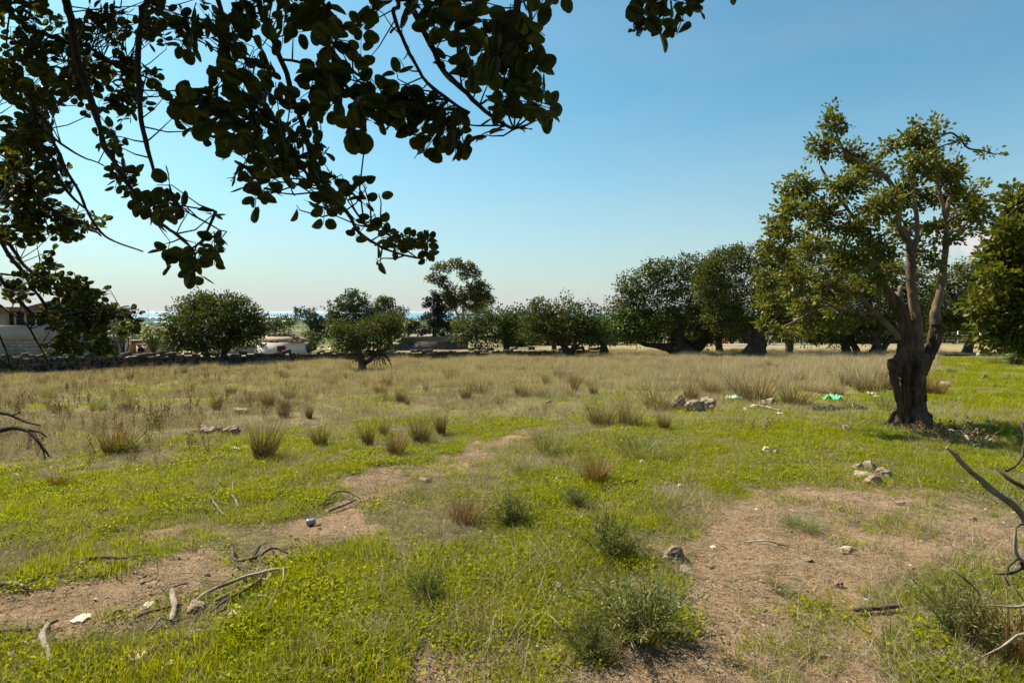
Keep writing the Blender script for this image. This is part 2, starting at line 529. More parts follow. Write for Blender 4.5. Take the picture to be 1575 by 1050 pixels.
LUSH = [
    ([(980, 640), (1100, 632), (1250, 622), (1380, 590), (1430, 565), (1700, 552), (1900, 700), (1575, 745), (1300, 722), (1150, 735), (1000, 760), (900, 740), (870, 690)], 30),
    ([(-200, 730), (60, 735), (220, 715), (420, 718), (560, 700), (700, 678), (830, 655), (760, 690), (640, 715), (520, 750), (440, 800), (330, 790), (180, 800), (60, 850), (-200, 900)], 30),
    ([(220, 880), (300, 855), (420, 840), (500, 850), (560, 900), (620, 930), (600, 990), (560, 1060), (540, 1300), (-200, 1300), (-200, 1060), (150, 1000), (330, 940), (440, 880)], 30),
    ([(640, 850), (700, 820), (810, 860), (800, 930), (660, 950)], 30),
    ([(760, 780), (830, 740), (930, 740), (1010, 770), (1000, 850), (880, 860), (800, 830)], 30),
    ([(840, 960), (900, 930), (960, 990), (930, 1010), (850, 1000)], 20),
    ([(1450, 920), (1530, 880), (1700, 900), (1700, 1200), (1460, 1200), (1400, 1010)], 50),
]


def masks(x, y):
    x = np.asarray(x, float); y = np.asarray(y, float)
    z = KX * x + KY * y
    px, py = unproj(x, y, z)
    d = np.hypot(x, y)
    # ragged outlines
    wx = (fbm(x, y, 1.6, 3) - .5) * 2; wy = (fbm(x, y, 1.6, 9) - .5) * 2
    sc = np.clip(F / np.maximum(y, .5), 10, 260)
    qx = px + wx * sc * .55; qy = py + wy * sc * .16
    dirt = np.zeros_like(px)
    for poly, soft, st in DIRT:
        dirt = np.maximum(dirt, st * np.clip(.25 + inside(qx, qy, poly) / soft, 0, 1))
    lush = np.zeros_like(px)
    for poly, soft in LUSH:
        lush = np.maximum(lush, np.clip(.5 + inside(qx, qy, poly) / soft / 1.5, 0, 1))
    behind = y < 1.5
    dirt = np.where(behind, np.clip((fbm(x, y, .5, 5) - .35) * 4, 0, 1), dirt)
    lush = np.where(behind, 0.3, lush)
    # bare specks everywhere, more of them close to dirt
    speck = np.clip((fbm(x, y, 3.3, 21) - .60) * 8, 0, 1) * .6
    dirt = np.clip(np.maximum(dirt * np.clip(1.25 - .9 * np.clip((fbm(x, y, 2.2, 31) - .42) * 5, 0, 1) * .8, 0, 1), speck * (1 - .5 * lush)), 0, 1)
    # dry field far from the camera
    dry = np.clip((np.where(qx < 900, 672, 640) - qy) / 60, 0, 1)
    dry = np.maximum(dry, np.clip((735 - qy) / 60, 0, 1) * np.clip((420 - qx) / 200, 0, 1) * .8)
    dry = dry * (1 - lush)
    gpatch = np.clip((fbm(x, y, .55, 41) - .44) * 7, 0, 1) * np.clip((qy - 560) / 40, 0, 1)
    dry = dry * (1 - .75 * gpatch)
    dry = np.where((px > 1440) & (py < 640), 0.0, dry)
    lush = np.where((px > 1440) & (py < 640) & (py > 545), 1.0, lush)
    dry = np.where((px > 1440) & (py <= 545), 1.0, dry)
    dry = np.where(behind, 0, dry)
    return np.clip(dirt, 0, 1), np.clip(dry, 0, 1), np.clip(np.maximum(lush, gpatch * .7 * (1 - dry)), 0, 1), px, py


# ------------------------------------------------------------------ the ground
def build_ground():
    ang = np.concatenate([np.linspace(-48, 48, 420, endpoint=False), np.linspace(48, 312, 90, endpoint=False)])
    ang = np.radians(ang)
    rr = np.concatenate([[0.02], np.geomspace(.6, 60, 330), np.geomspace(63, 9000, 60)])
    A, Q = np.meshgrid(ang, rr)
    X = Q * np.sin(A); Y = Q * np.cos(A)
    dirt, dry, lush, px, py = masks(X, Y)
    Z = hz(X, Y) + np.where(Q < 40, (fbm(X, Y, 2.5, 51) - .5) * .05 * (1 - .6 * dirt) + lush * .015 * (1 - dirt), 0)
    rel = np.where(Q < 15, (vnoise(X, Y, 14, 61) - .5) * .012, 0) + np.where(Q < 20, (fbm(X, Y, 5, 63) - .5) * .05 * dirt, 0)
    Z = Z + rel
    n, k = X.shape
    V = np.stack([X, Y, Z], -1).reshape(-1, 3)
    idx = np.arange(n * k).reshape(n, k); nx = np.roll(idx, -1, 1)
    Fq = np.stack([idx[:-1], idx[1:], nx[1:], nx[:-1]], -1).reshape(-1, 4)
    mb = MB(); mb.add(V, Fq, 0.5)
    me = mb.mesh('ground')
    for nm, arr in (('dirt', dirt), ('dry', dry), ('lush', lush)):
        a = me.attributes.new(nm, 'FLOAT', 'POINT'); a.data.foreach_set('value', arr.ravel().astype(np.float32))
    m, nt, out = newmat('field soil and turf')
    geo = nt.nodes.new('ShaderNodeNewGeometry').outputs['Position']
    at = {k2: nd(nt, 'ShaderNodeAttribute', attribute_name=k2).outputs['Fac'] for k2 in ('dirt', 'dry', 'lush')}
    n_f = noise_tex(nt, 38, 6, .75, geo); n_m = noise_tex(nt, 6, 5, .65, geo); n_c = noise_tex(nt, 130, 3, .7, geo)
    n_l = noise_tex(nt, .8, 4, .6, geo)
    soil = ramp(nt, n_f, [(.28, (.16, .097, .052)), (.5, (.33, .213, .125)), (.72, (.47, .325, .205))])
    soil = mixc(nt, ramp(nt, n_m, [(.42, (0, 0, 0)), (.62, (1, 1, 1))]), soil, mixc(nt, .55, soil, (.47, .325, .21)))
    soil = mixc(nt, ramp(nt, n_c, [(.60, (0, 0, 0)), (.70, (1, 1, 1))]), soil, (.13, .085, .05))
    turf = ramp(nt, n_f, [(.3, (.085, .10, .02)), (.5, (.14, .16, .022)), (.75, (.22, .20, .06))])
    thin = ramp(nt, n_f, [(.3, (.11, .095, .04)), (.5, (.19, .165, .06)), (.75, (.30, .24, .12))])
    drc = ramp(nt, n_f, [(.3, (.16, .12, .06)), (.5, (.28, .225, .115)), (.75, (.42, .35, .20))])
    drc = mixc(nt, ramp(nt, n_l, [(.45, (0, 0, 0)), (.62, (1, 1, 1))]), drc, mixc(nt, .5, drc, (.20, .15, .10)))
    lf = math_(nt, 'MULTIPLY', at['lush'], ramp(nt, noise_tex(nt, 3.2, 5, .7, geo), [(.38, (.12, .12, .12)), (.58, (1, 1, 1))]))
    c = mixc(nt, lf, thin, turf)
    c = mixc(nt, at['dry'], c, drc)
    jag = math_(nt, 'ADD', at['dirt'], math_(nt, 'MULTIPLY', math_(nt, 'SUBTRACT', n_f, .5), .9))
    jag = math_(nt, 'MULTIPLY', math_(nt, 'SUBTRACT', jag, .40), 3.4, True)
    c = mixc(nt, jag, c, soil)
    # far land: scrub and fields
    sep = nt.nodes.new('ShaderNodeSeparateXYZ'); nt.links.new(geo, sep.inputs[0])
    dist = nt.nodes.new('ShaderNodeVectorMath'); dist.operation = 'LENGTH'; nt.links.new(geo, dist.inputs[0])
    ff = math_(nt, 'MULTIPLY', math_(nt, 'SUBTRACT', dist.outputs['Value'], 62.0), .03, True)
    nfar = noise_tex(nt, .02, 6, .7, geo)
    farc = ramp(nt, nfar, [(.35, (.04, .06, .025)), (.52, (.08, .10, .035)), (.62, (.20, .17, .09)), (.75, (.07, .09, .03))])
    c = mixc(nt, ff, c, farc)
    pr = nd(nt, 'ShaderNodeBsdfPrincipled', Roughness=.95)
    pr.inputs['Specular IOR Level'].default_value = .1
    nt.links.new(c, pr.inputs['Base Color'])
    b1 = nd(nt, 'ShaderNodeBump', Strength=1.0, Distance=.05); nt.links.new(n_f, b1.inputs['Height'])
    b2 = nd(nt, 'ShaderNodeBump', Strength=.7, Distance=.012); nt.links.new(n_c, b2.inputs['Height'])
    nt.links.new(b1.outputs[0], b2.inputs['Normal']); nt.links.new(b2.outputs[0], pr.inputs['Normal'])
    nt.links.new(pr.outputs[0], out.inputs['Surface'])
    me.materials.append(m)
    g = link('ground', me); tag(g, 'rough field ground of green turf, dry thatch and worn reddish earth', kind='structure')


build_ground()

# sea
mb = MB()
mb.add([[-90000, 3600, -61], [90000, 3600, -61], [90000, 120000, -61], [-90000, 120000, -61]], [[0, 1, 2, 3]])
m, nt, out = newmat('sea water')
pr = nd(nt, 'ShaderNodeBsdfPrincipled', Roughness=.45)
pr.inputs['Base Color'].default_value = (.07, .19, .26, 1)
pr.inputs['Specular IOR Level'].default_value = .12
nt.links.new(pr.outputs[0], out.inputs['Surface'])
o = link('sea', mb.mesh('sea', m)); tag(o, 'blue strip of open sea on the horizon', kind='structure')


# ------------------------------------------------------------------ trees
def grow(nodes, radii, target, r_end, sag=0.0, jit=.12):
    """a curved limb from the best node of the skeleton to the target"""
    nodes = np.asarray(nodes); target = np.asarray(target)
    dv = target - nodes; L = np.linalg.norm(dv, axis=1)
    cost = L + np.clip(nodes[:, 2] - target[2], 0, None) * .5
    i = int(np.argmin(cost)); a = nodes[i]; l = L[i]
    r0 = min(radii[i] * .72, max(.012, l * .045) + r_end)
    mid1 = a + (target - a) * .35 + np.array([R.gauss(0, jit), R.gauss(0, jit), R.gauss(0, jit * .6) + sag]) * l
    mid2 = a + (target - a) * .7 + np.array([R.gauss(0, jit), R.gauss(0, jit), R.gauss(0, jit * .6) + sag]) * l
    return np.array([a, mid1, mid2, target]), np.array([r0, r0 * .75 + r_end * .25, r0 * .45 + r_end * .55, r_end])


def crown_points(blobs, d, dens, shell=.55):
    """twig tips inside ellipsoid clumps; blobs are (px,py,rx,ry,dy)"""
    out = []
    for b in blobs:
        cx, cy, rx, ry = b[:4]; dy = b[4] if len(b) > 4 else 0.0
        c = P(cx, cy, d + dy); s = (d + dy) / F
        n = max(4, int(dens * rx * ry / 100.0))
        v = unit(N.normal(0, 1, (n, 3))); q = (shell + (1 - shell) * N.random(n)) ** .8
        q[:n // 4] *= N.random(n // 4) ** .5
        lump = 1 + .26 * np.sin(v[:, 0] * 5 + cx) * np.sin(v[:, 2] * 6 + cy) + .16 * np.sin(v[:, 0] * 9 + cy) * np.sin(v[:, 1] * 7 + v[:, 2] * 8 + cx)
        pts = c + v * (q * lump)[:, None] * np.array([rx * s, (rx + ry) * .5 * s, ry * s])
        out.append((c, pts, min(rx, ry) * s))
    return out


def leaf_cloud(mb, tips, centre_dirs, nper, spread, size, tmpl=KITE, tone=0.0, upb=.5):
    n = len(tips)
    k = nper
    base = np.repeat(tips, k, 0); cd = np.repeat(centre_dirs, k, 0)
    off = N.normal(0, 1, (n * k, 3))
    off = off / (np.linalg.norm(off, axis=1, keepdims=True) + 1e-6) * (N.random((n * k, 1)) ** .6) * spread
    pos = base + off * np.array([1, 1, .75])
    dr = unit(off + cd * spread * .8 + N.normal(0, .35, off.shape) * spread)
    nr = unit(N.normal(0, .6, off.shape) + np.array([0, 0, upb]) + dr * .2)
    ctone = np.repeat(N.random(n), k)
    rnd = np.clip(.45 * ctone + .55 * N.random(n * k) ** 1.3 + tone, 0, 1)
    leaves(mb, pos, dr, nr, size * (.7 + .6 * N.random(n * k)), tmpl, rnd)


def pix_tree(name, label, base_px, trunks, blobs, leafmat, barkmat, group=None, cat='tree', d=None, dens=9.0, nper=12, leaf_px=3.6,
             spread_px=9.0, limbmat=None, seed=1, shell=.5, sides=9, tmpl=KITE, twigs=True, ridges=.12, limb_r=.02, tone=0.0):
    R.seed(seed * 101 + 5)
    base = G(*base_px) if d is None else None
    if base is None:
        base = P(base_px[0], base_px[1], d); base[2] = float(hz(base[0], base[1]))
    d = base[1]; s = d / F
    root = empty(name, base); tag(root, label, cat, group)
    tb = MB(); nodes = []; rads = []
    for tr in trunks:
        pts = [P(t[0], t[1], d + (t[3] if len(t) > 3 else 0)) for t in tr]
        if tr is trunks[0] or tr[0][1] >= base_px[1] - 6:
            pts[0][2] = float(hz(pts[0][0], pts[0][1])) - .08
        r = [t[2] * s * .5 for t in tr]
        p, q = tube(tb, pts, r, sides, step=max(.12, 3 * s), rough=.07, wob=.01 * d / 10, ridges=ridges, rnd=.4)
        nodes += list(p[len(p) // 2:]); rads += list(q[len(q) // 2:])
    link('trunk', tb.mesh('trunk', barkmat), root)
    lb = MB(); wb = MB(); cb = MB()
    cl = crown_points(blobs, d, dens * 1.45, shell)
    cc = np.mean([c for c, _, _ in cl], 0)
    order = sorted(cl, key=lambda c: min(np.linalg.norm(np.asarray(nodes) - c[0], axis=1)))
    for c, pts, rad in order:
        line, rr = grow(nodes, rads, c, max(limb_r * .5, .006 * d / 8))
        p, q = tube(lb, line, rr, 6, step=max(.15, 6 * s), rough=.05, wob=.01, rnd=.5)
        nodes += list(p[2:]); rads += list(q[2:])
        if twigs:
            for t in pts[::3]:
                a = c + (t - c) * .15
                tube(wb, [a, (a + t) / 2 + N.normal(0, .08, 3) * rad, t], [.010 + .004 * d / 10, .007, .004], 3, cap=False, rnd=.4)
        cd = unit(pts - c + .4 * unit(pts - cc) * rad)
        leaf_cloud(cb, pts, cd, nper, spread_px * s, leaf_px * s, tmpl, tone)
    tag(link('limbs', lb.mesh('limbs', limbmat or barkmat), root), kind='stuff')
    if twigs:
        tag(link('twigs', wb.mesh('twigs', limbmat or barkmat), root), kind='stuff')
    tag(link('foliage', cb.mesh('foliage', leafmat, smooth=False), root), kind='stuff')
    return root


def blobrow(x0, x1, y0, y1, n, r, seed, dy=1.0):
    rg = random.Random(seed)
    return [(rg.uniform(x0, x1), rg.uniform(y0, y1), r * rg.uniform(.7, 1.2), r * rg.uniform(.6, 1.0), rg.uniform(-dy, dy)) for _ in range(n)]


# --- the row of carobs across the field, left to right
pix_tree('carob_tree', 'broad round dark carob on two trunks left of the white farm building', (330, 560),
         [[(344, 561, 14), (345, 545, 11), (350, 528, 9), (356, 510, 7)], [(322, 558, 12), (318, 545, 10), (308, 525, 8), (300, 512, 6)]],
         [(330, 480, 45, 28), (285, 492, 32, 26), (375, 485, 30, 26), (270, 515, 24, 24), (300, 520, 35, 20), (350, 518, 40, 20), (388, 515, 20, 24), (330, 500, 55, 30, -.8),
          (310, 468, 28, 16), (355, 466, 28, 15), (395, 500, 14, 18), (262, 535, 14, 10), (330, 532, 40, 10, 1)],
         M['carob'], M['bark_far'], 'dark carobs across the field', leaf_px=3.8, dens=13, seed=2)
pix_tree('carob_tree', 'small dark carob leaning in the dry grass with bare drooping lower twigs', (558, 569),
         [[(560, 571, 13), (556, 552, 11), (548, 535, 8), (545, 520, 6)], [(560, 560, 8), (580, 545, 6), (600, 535, 4)]],
         [(545, 545, 14, 8), (532, 530, 18, 10), (585, 535, 22, 8), (515, 520, 12, 8), (535, 510, 26, 16), (570, 505, 34, 22), (600, 495, 24, 20), (590, 520, 30, 14), (545, 530, 22, 12), (520, 500, 14, 12), (612, 508, 12, 12), (560, 525, 28, 12)],
         M['carob'], M['bark_far'], 'dark carobs across the field', dens=11, seed=3)
_t = bpy.data.objects['carob_tree.001']
_d = _t.location[1]; R.seed(12)
_mb = MB()
for _k in range(26):
    _a = P(R.uniform(562, 588), R.uniform(535, 546), _d); _b = P(R.uniform(568, 604), R.uniform(552, 568), _d + R.uniform(-.4, .4))
    tube(_mb, [_a, (_a + _b) / 2 + np.array([.1, 0, .12]), _b], [.03, .02, .01], 4, cap=False, rnd=R.random())
tag(link('dead_twigs', _mb.mesh('dead_twigs', M['bark_far']), _t), kind='stuff')
pix_tree('carob_tree', 'rounded carob by the long stone shed, its short trunk in straw', (780, 547),
         [[(780, 549, 11), (779, 530, 9), (776, 512, 7), (772, 500, 5)]],
         [(725, 500, 30, 22), (760, 490, 34, 24), (785, 498, 24, 26), (712, 515, 18, 16), (745, 520, 34, 18), (785, 518, 18, 14)],
         M['carob'], M['bark_far'], 'dark carobs across the field', dens=11, seed=4)
pix_tree('carob_tree', 'wide domed carob with a dark trunk slanting to its left', (878, 549),
         [[(880, 551, 15), (871, 540, 12), (862, 522, 9), (850, 505, 7)], [(880, 545, 8), (884, 525, 6), (886, 505, 5)], [(876, 545, 5), (890, 530, 4), (905, 522, 3)]],
         [(865, 482, 40, 24), (835, 490, 30, 26), (900, 492, 26, 26), (820, 505, 24, 20), (860, 508, 40, 18), (905, 512, 20, 16), (826, 472, 14, 12), (870, 500, 45, 24, -.8)],
         M['carob'], M['bark_far'], 'dark carobs across the field', dens=11, seed=5)
pix_tree('carob_tree', 'carob seen behind the domed one, with its leaning bare trunk', (853, 541),
         [[(854, 543, 9), (850, 528, 7), (845, 512, 5)]],
         [(815, 490, 20, 18), (805, 508, 18, 16), (840, 500, 30, 18), (800, 478, 8, 12)],
         M['carob'], M['bark_far'], 'dark carobs across the field', dens=9, seed=6)
pix_tree('carob_tree', 'low bright green carob with a stubby trunk in the middle of the row', (931, 549),
         [[(931, 551, 14), (930, 540, 13), (928, 530, 9), (922, 518, 6)]],
         [(955, 500, 34, 20), (935, 512, 30, 18), (975, 512, 24, 16), (915, 520, 16, 12), (960, 485, 20, 12), (985, 500, 14, 14)],
         M['olive'], M['bark_far'], 'dark carobs across the field', dens=11, seed=7)
pix_tree('carob_tree', 'tall spreading carob with a massive dark bole and one limb lying low', (1050, 547),
         [[(1052, 550, 44), (1048, 535, 32), (1042, 520, 22), (1045, 500, 14)], [(1045, 540, 22), (1020, 533, 12), (1000, 530, 8), (985, 527, 6)], [(1062, 540, 26), (1080, 525, 14), (1090, 505, 10)]],
         [(1000, 425, 30, 22), (1035, 430, 34, 26), (1070, 425, 28, 20), (985, 450, 28, 22), (1010, 465, 40, 28), (1060, 465, 45, 32), (975, 480, 26, 18), (1020, 495, 40, 24), (1070, 500, 40, 24),
          (1095, 470, 26, 30), (1000, 515, 24, 12), (985, 512, 20, 12), (1085, 520, 24, 12), (1110, 500, 20, 22), (1000, 412, 16, 12), (960, 505, 22, 18), (970, 520, 18, 8), (1020, 520, 26, 8), (1075, 528, 24, 6), (965, 460, 16, 14), (962, 440, 20, 18), (945, 470, 18, 18), (1025, 408, 22, 12), (1055, 402, 20, 12)],
         M['carob'], M['bark_far'], 'dark carobs across the field', dens=10, seed=8)
pix_tree('carob_tree', 'tallest dark carob of the row, its trunk flaring wide into roots', (1158, 549),
         [[(1160, 552, 54), (1162, 538, 30), (1166, 522, 22), (1165, 505, 16), (1158, 488, 10)], [(1163, 530, 14), (1145, 515, 10), (1130, 503, 7)], [(1165, 520, 12), (1185, 500, 8), (1200, 488, 6)]],
         [(1120, 402, 28, 22), (1160, 400, 32, 24), (1100, 430, 30, 26), (1145, 435, 40, 32), (1190, 420, 30, 32), (1110, 470, 34, 28), (1160, 470, 45, 30), (1200, 465, 32, 34), (1130, 495, 36, 18),
          (1190, 500, 32, 16), (1100, 495, 18, 16), (1085, 410, 12, 10), (1190, 390, 20, 16), (1215, 410, 24, 24), (1085, 440, 24, 26), (1095, 405, 22, 18), (1130, 390, 20, 14)],
         M['carob'], M['bark_far'], 'dark carobs across the field', dens=10, seed=9)
pix_tree('carob_tree', 'carob crown filling the gap between the massive and the tallest carob', (1108, 543),
         [[(1108, 545, 12), (1106, 530, 10), (1100, 512, 8)]],
         [(1090, 415, 26, 20), (1100, 440, 28, 26), (1085, 470, 28, 28), (1115, 470, 30, 28), (1095, 500, 34, 20), (1120, 515, 22, 12), (1065, 520, 24, 10), (1110, 398, 16, 12)],
         M['carob'], M['bark_far'], 'dark carobs across the field', dens=10, seed=21)
pix_tree('carob_tree', 'slim trunked carob standing just right of the tallest one', (1212, 546),
         [[(1212, 549, 14), (1213, 535, 11), (1214, 515, 9), (1212, 495, 7)]],
         [(1215, 470, 30, 26), (1240, 480, 26, 24), (1205, 495, 26, 16), (1240, 505, 26, 14), (1245, 522, 26, 8), (1190, 515, 22, 10), (1220, 440, 24, 22), (1250, 425, 30, 24), (1235, 400, 26, 20), (1265, 455, 26, 24)],
         M['carob'], M['bark_far'], 'dark carobs across the field', dens=9, seed=10)
pix_tree('carob_tree', 'carob on two straight dark stems between the slim trunked and gnarled trees', (1305, 545),
         [[(1302, 547, 14), (1301, 530, 12), (1299, 512, 9)], [(1318, 546, 11), (1314, 530, 9), (1308, 515, 7)]],
         [(1290, 470, 36, 26), (1330, 465, 30, 26), (1265, 485, 26, 24), (1300, 498, 40, 16), (1340, 495, 30, 16), (1270, 512, 24, 10), (1280, 525, 26, 6), (1335, 520, 30, 8), (1275, 445, 24, 20), (1300, 425, 34, 28), (1335, 420, 30, 26), (1310, 398, 24, 18), (1345, 445, 26, 22)],
         M['carob'], M['bark_far'], 'dark carobs across the field', dens=10, seed=11)
pix_tree('carob_tree', 'carob with a crooked bent trunk half hidden behind the big gnarled tree', (1346, 546),
         [[(1343, 545, 18), (1348, 533, 13), (1345, 520, 10), (1338, 508, 8)], [(1350, 540, 10), (1366, 526, 8), (1378, 515, 6)]],
         [(1350, 480, 34, 26), (1385, 475, 34, 28), (1360, 500, 34, 14), (1400, 500, 28, 16), (1370, 445, 24, 20), (1395, 440, 30, 26), (1375, 415, 24, 20), (1420, 470, 28, 30), (1410, 425, 18, 18)],
         M['carob'], M['bark_far'], 'dark carobs across the field', dens=9, seed=12)
pix_tree('carob_tree', 'shaded carob on a leaning trunk, seen to the right of the big gnarled tree', (1488, 543),
         [[(1486, 545, 16), (1490, 530, 12), (1496, 515, 9), (1505, 500, 7)]],
         [(1470, 440, 34, 24), (1510, 430, 34, 26), (1450, 465, 28, 26), (1500, 465, 45, 28), (1550, 450, 34, 34), (1465, 492, 34, 18), (1520, 492, 40, 20), (1560, 490, 26, 20), (1450, 515, 26, 10), (1530, 515, 26, 8), (1485, 415, 22, 18), (1440, 440, 22, 24), (1455, 490, 26, 22), (1540, 410, 30, 26)],
         M['carob'], M['bark_far'], 'dark carobs across the field', dens=10, seed=13)
# bright crown entering at the right edge; its trunk stands outside the frame
pix_tree('carob_tree', 'sunlit yellow green carob crown coming in at the right edge', (1660, 590),
         [[(1662, 600, 44), (1655, 560, 38), (1650, 520, 32), (1655, 470, 26), (1660, 420, 20)]],
         [(1566, 308, 16, 18, 0), (1592, 345, 38, 34), (1548, 352, 14, 12, -.3), (1520, 392, 13, 11, .2), (1560, 395, 32, 26), (1600, 425, 50, 44), (1530, 425, 16, 14, -.4), (1512, 452, 10, 11, .3),
          (1555, 462, 28, 22), (1600, 480, 44, 34), (1522, 488, 20, 14), (1552, 506, 28, 15), (1512, 518, 9, 7), (1540, 527, 16, 7), (1600, 512, 44, 22), (1650, 380, 50, 55), (1640, 310, 44, 34), (1700, 440, 60, 60),
          (1535, 370, 10, 9), (1500, 470, 8, 8), (1575, 430, 26, 24), (1580, 540, 20, 8)],
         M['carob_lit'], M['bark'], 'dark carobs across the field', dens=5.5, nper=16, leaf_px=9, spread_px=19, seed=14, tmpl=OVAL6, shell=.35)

# --- pines, eucalyptus and conifer beyond the wall
pix_tree('pine_tree', 'broad dark pine rising highest behind the leaning carob', (545, 530),
         [[(545, 545, 9), (543, 520, 8), (546, 495, 6), (545, 470, 4)]],
         [(545, 462, 22, 14), (525, 475, 24, 14), (560, 478, 26, 16), (545, 495, 36, 14), (515, 490, 16, 10), (575, 495, 20, 12), (540, 452, 10, 6), (540, 512, 34, 10)],
         M['pine'], M['bark_far'], 'pines beyond the wall', d=58, dens=16, nper=16, leaf_px=3.2, spread_px=5, seed=15)
pix_tree('pine_tree', 'smaller round topped pine right of the broad one', (600, 530),
         [[(600, 545, 8), (600, 520, 6), (598, 490, 4)]],
         [(595, 470, 20, 12), (612, 485, 16, 12), (585, 485, 20, 12), (600, 500, 24, 12), (590, 462, 10, 6)],
         M['pine'], M['bark_far'], 'pines beyond the wall', d=60, dens=16, nper=16, leaf_px=3.2, spread_px=5, seed=16)
pix_tree('pine_tree', 'little flat topped pine against the sea left of the broad one', (480, 530),
         [[(484, 545, 6), (482, 520, 5), (476, 495, 4)]],
         [(470, 482, 16, 8), (482, 493, 14, 8), (460, 478, 7, 4), (492, 500, 16, 10), (500, 512, 16, 10)],
         M['pine'], M['bark_far'], 'pines beyond the wall', d=62, dens=20, nper=16, leaf_px=3.0, spread_px=4.5, seed=17)
pix_tree('eucalyptus_tree', 'tall open eucalyptus with pale stems and airy clumps against the sky', (712, 530),
         [[(714, 545, 7), (713, 520, 6), (712, 490, 5), (713, 465, 4), (708, 440, 3)], [(710, 500, 4), (702, 480, 3.5), (695, 465, 3), (688, 440, 2.2)], [(713, 470, 3), (720, 450, 2.5), (728, 430, 2)]],
         [(680, 412, 14, 7), (700, 406, 14, 6), (718, 412, 12, 7), (728, 420, 10, 6), (670, 428, 14, 6), (682, 435, 12, 6), (690, 450, 12, 12), (735, 440, 14, 10), (722, 450, 12, 12), (748, 450, 9, 8),
          (740, 460, 14, 14), (705, 462, 12, 10), (692, 466, 10, 12), (728, 470, 16, 12), (712, 425, 9, 5), (755, 462, 5, 5)],
         M['euca'], M['bark_euca'], None, d=62, dens=30, nper=14, leaf_px=3.2, spread_px=6.5, seed=18, limb_r=.03)
# tiered conifer
def conifer():
    R.seed(77)
    d = 60.0; s = d / F
    b = P(668, 540, d); b[2] = float(hz(b[0], b[1]))
    root = empty('cedar_tree', b); tag(root, 'near black tiered conifer at the foot of the eucalyptus', 'tree')
    tb = MB(); top = P(668, 449, d); tube(tb, [b, (b + top) / 2, top], [.25, .15, .02], 8, step=1.0, rnd=.3)
    link('trunk', tb.mesh('trunk', M['bark_far']), root)
    lb = MB(); cb = MB()
    for i in range(46):
        t = i / 46; z = top[2] - .2 - t * (top[2] - b[2]) * .72
        a = R.uniform(0, 2 * math.pi); L = (.5 + 2.5 * t) * R.uniform(.55, 1.1)
        p0 = np.array([top[0], d, z]); e = p0 + np.array([math.cos(a) * L, math.sin(a) * L, R.uniform(-.1, .25) * L])
        tube(lb, [p0, (p0 + e) / 2 + np.array([0, 0, -.05]), e], [.05, .03, .01], 4, cap=False)
        tips = p0 + (e - p0) * N.uniform(.25, 1, (int(6 + 9 * t), 1)) + N.normal(0, .09, (int(6 + 9 * t), 3))
        leaf_cloud(cb, tips, np.repeat([unit(e - p0)], len(tips), 0), 16, .26, .22, upb=1.5)
    tag(link('limbs', lb.mesh('limbs', M['bark_far']), root), kind='stuff')
    tag(link('foliage', cb.mesh('foliage', M['cedar'], smooth=False), root), kind='stuff')
conifer()


# --- shrubs and low trees that fill the gaps beyond the field
def bush(label, px, py, rx, ry, d, mat, seed, cat='bush', name='bush', group=None, dens=14, lp=3.4, trunk=True):
    R.seed(seed)
    c = P(px, py, d); s = d / F
    gz = float(hz(c[0], c[1]))
    root = empty(name, (c[0], c[1], gz)); tag(root, label, cat, group)
    bl = [(px, py, rx * .8, ry * .8, 0)] + [(px + R.uniform(-.6, .6) * rx, py + R.uniform(-.5, .6) * ry, rx * R.uniform(.3, .55), ry * R.uniform(.35, .6), R.uniform(-.6, .6)) for _ in range(6)]
    tb = MB(); cb = MB()
    for c2, pts, rad in crown_points(bl, d, dens, .45):
        tube(tb, [[c[0] + R.gauss(0, .1), c[1], gz - .05], (np.array([c[0], c[1], gz]) + c2) / 2 + N.normal(0, .1, 3), c2], [.07, .05, .02], 5, cap=False)
        leaf_cloud(cb, pts, unit(pts - c2), 12, 7 * s, lp * s)
    tag(link('stems', tb.mesh('stems', M['bark_far']), root), kind='stuff')
    tag(link('foliage', cb.mesh('foliage', mat, smooth=False), root), kind='stuff')
    return root


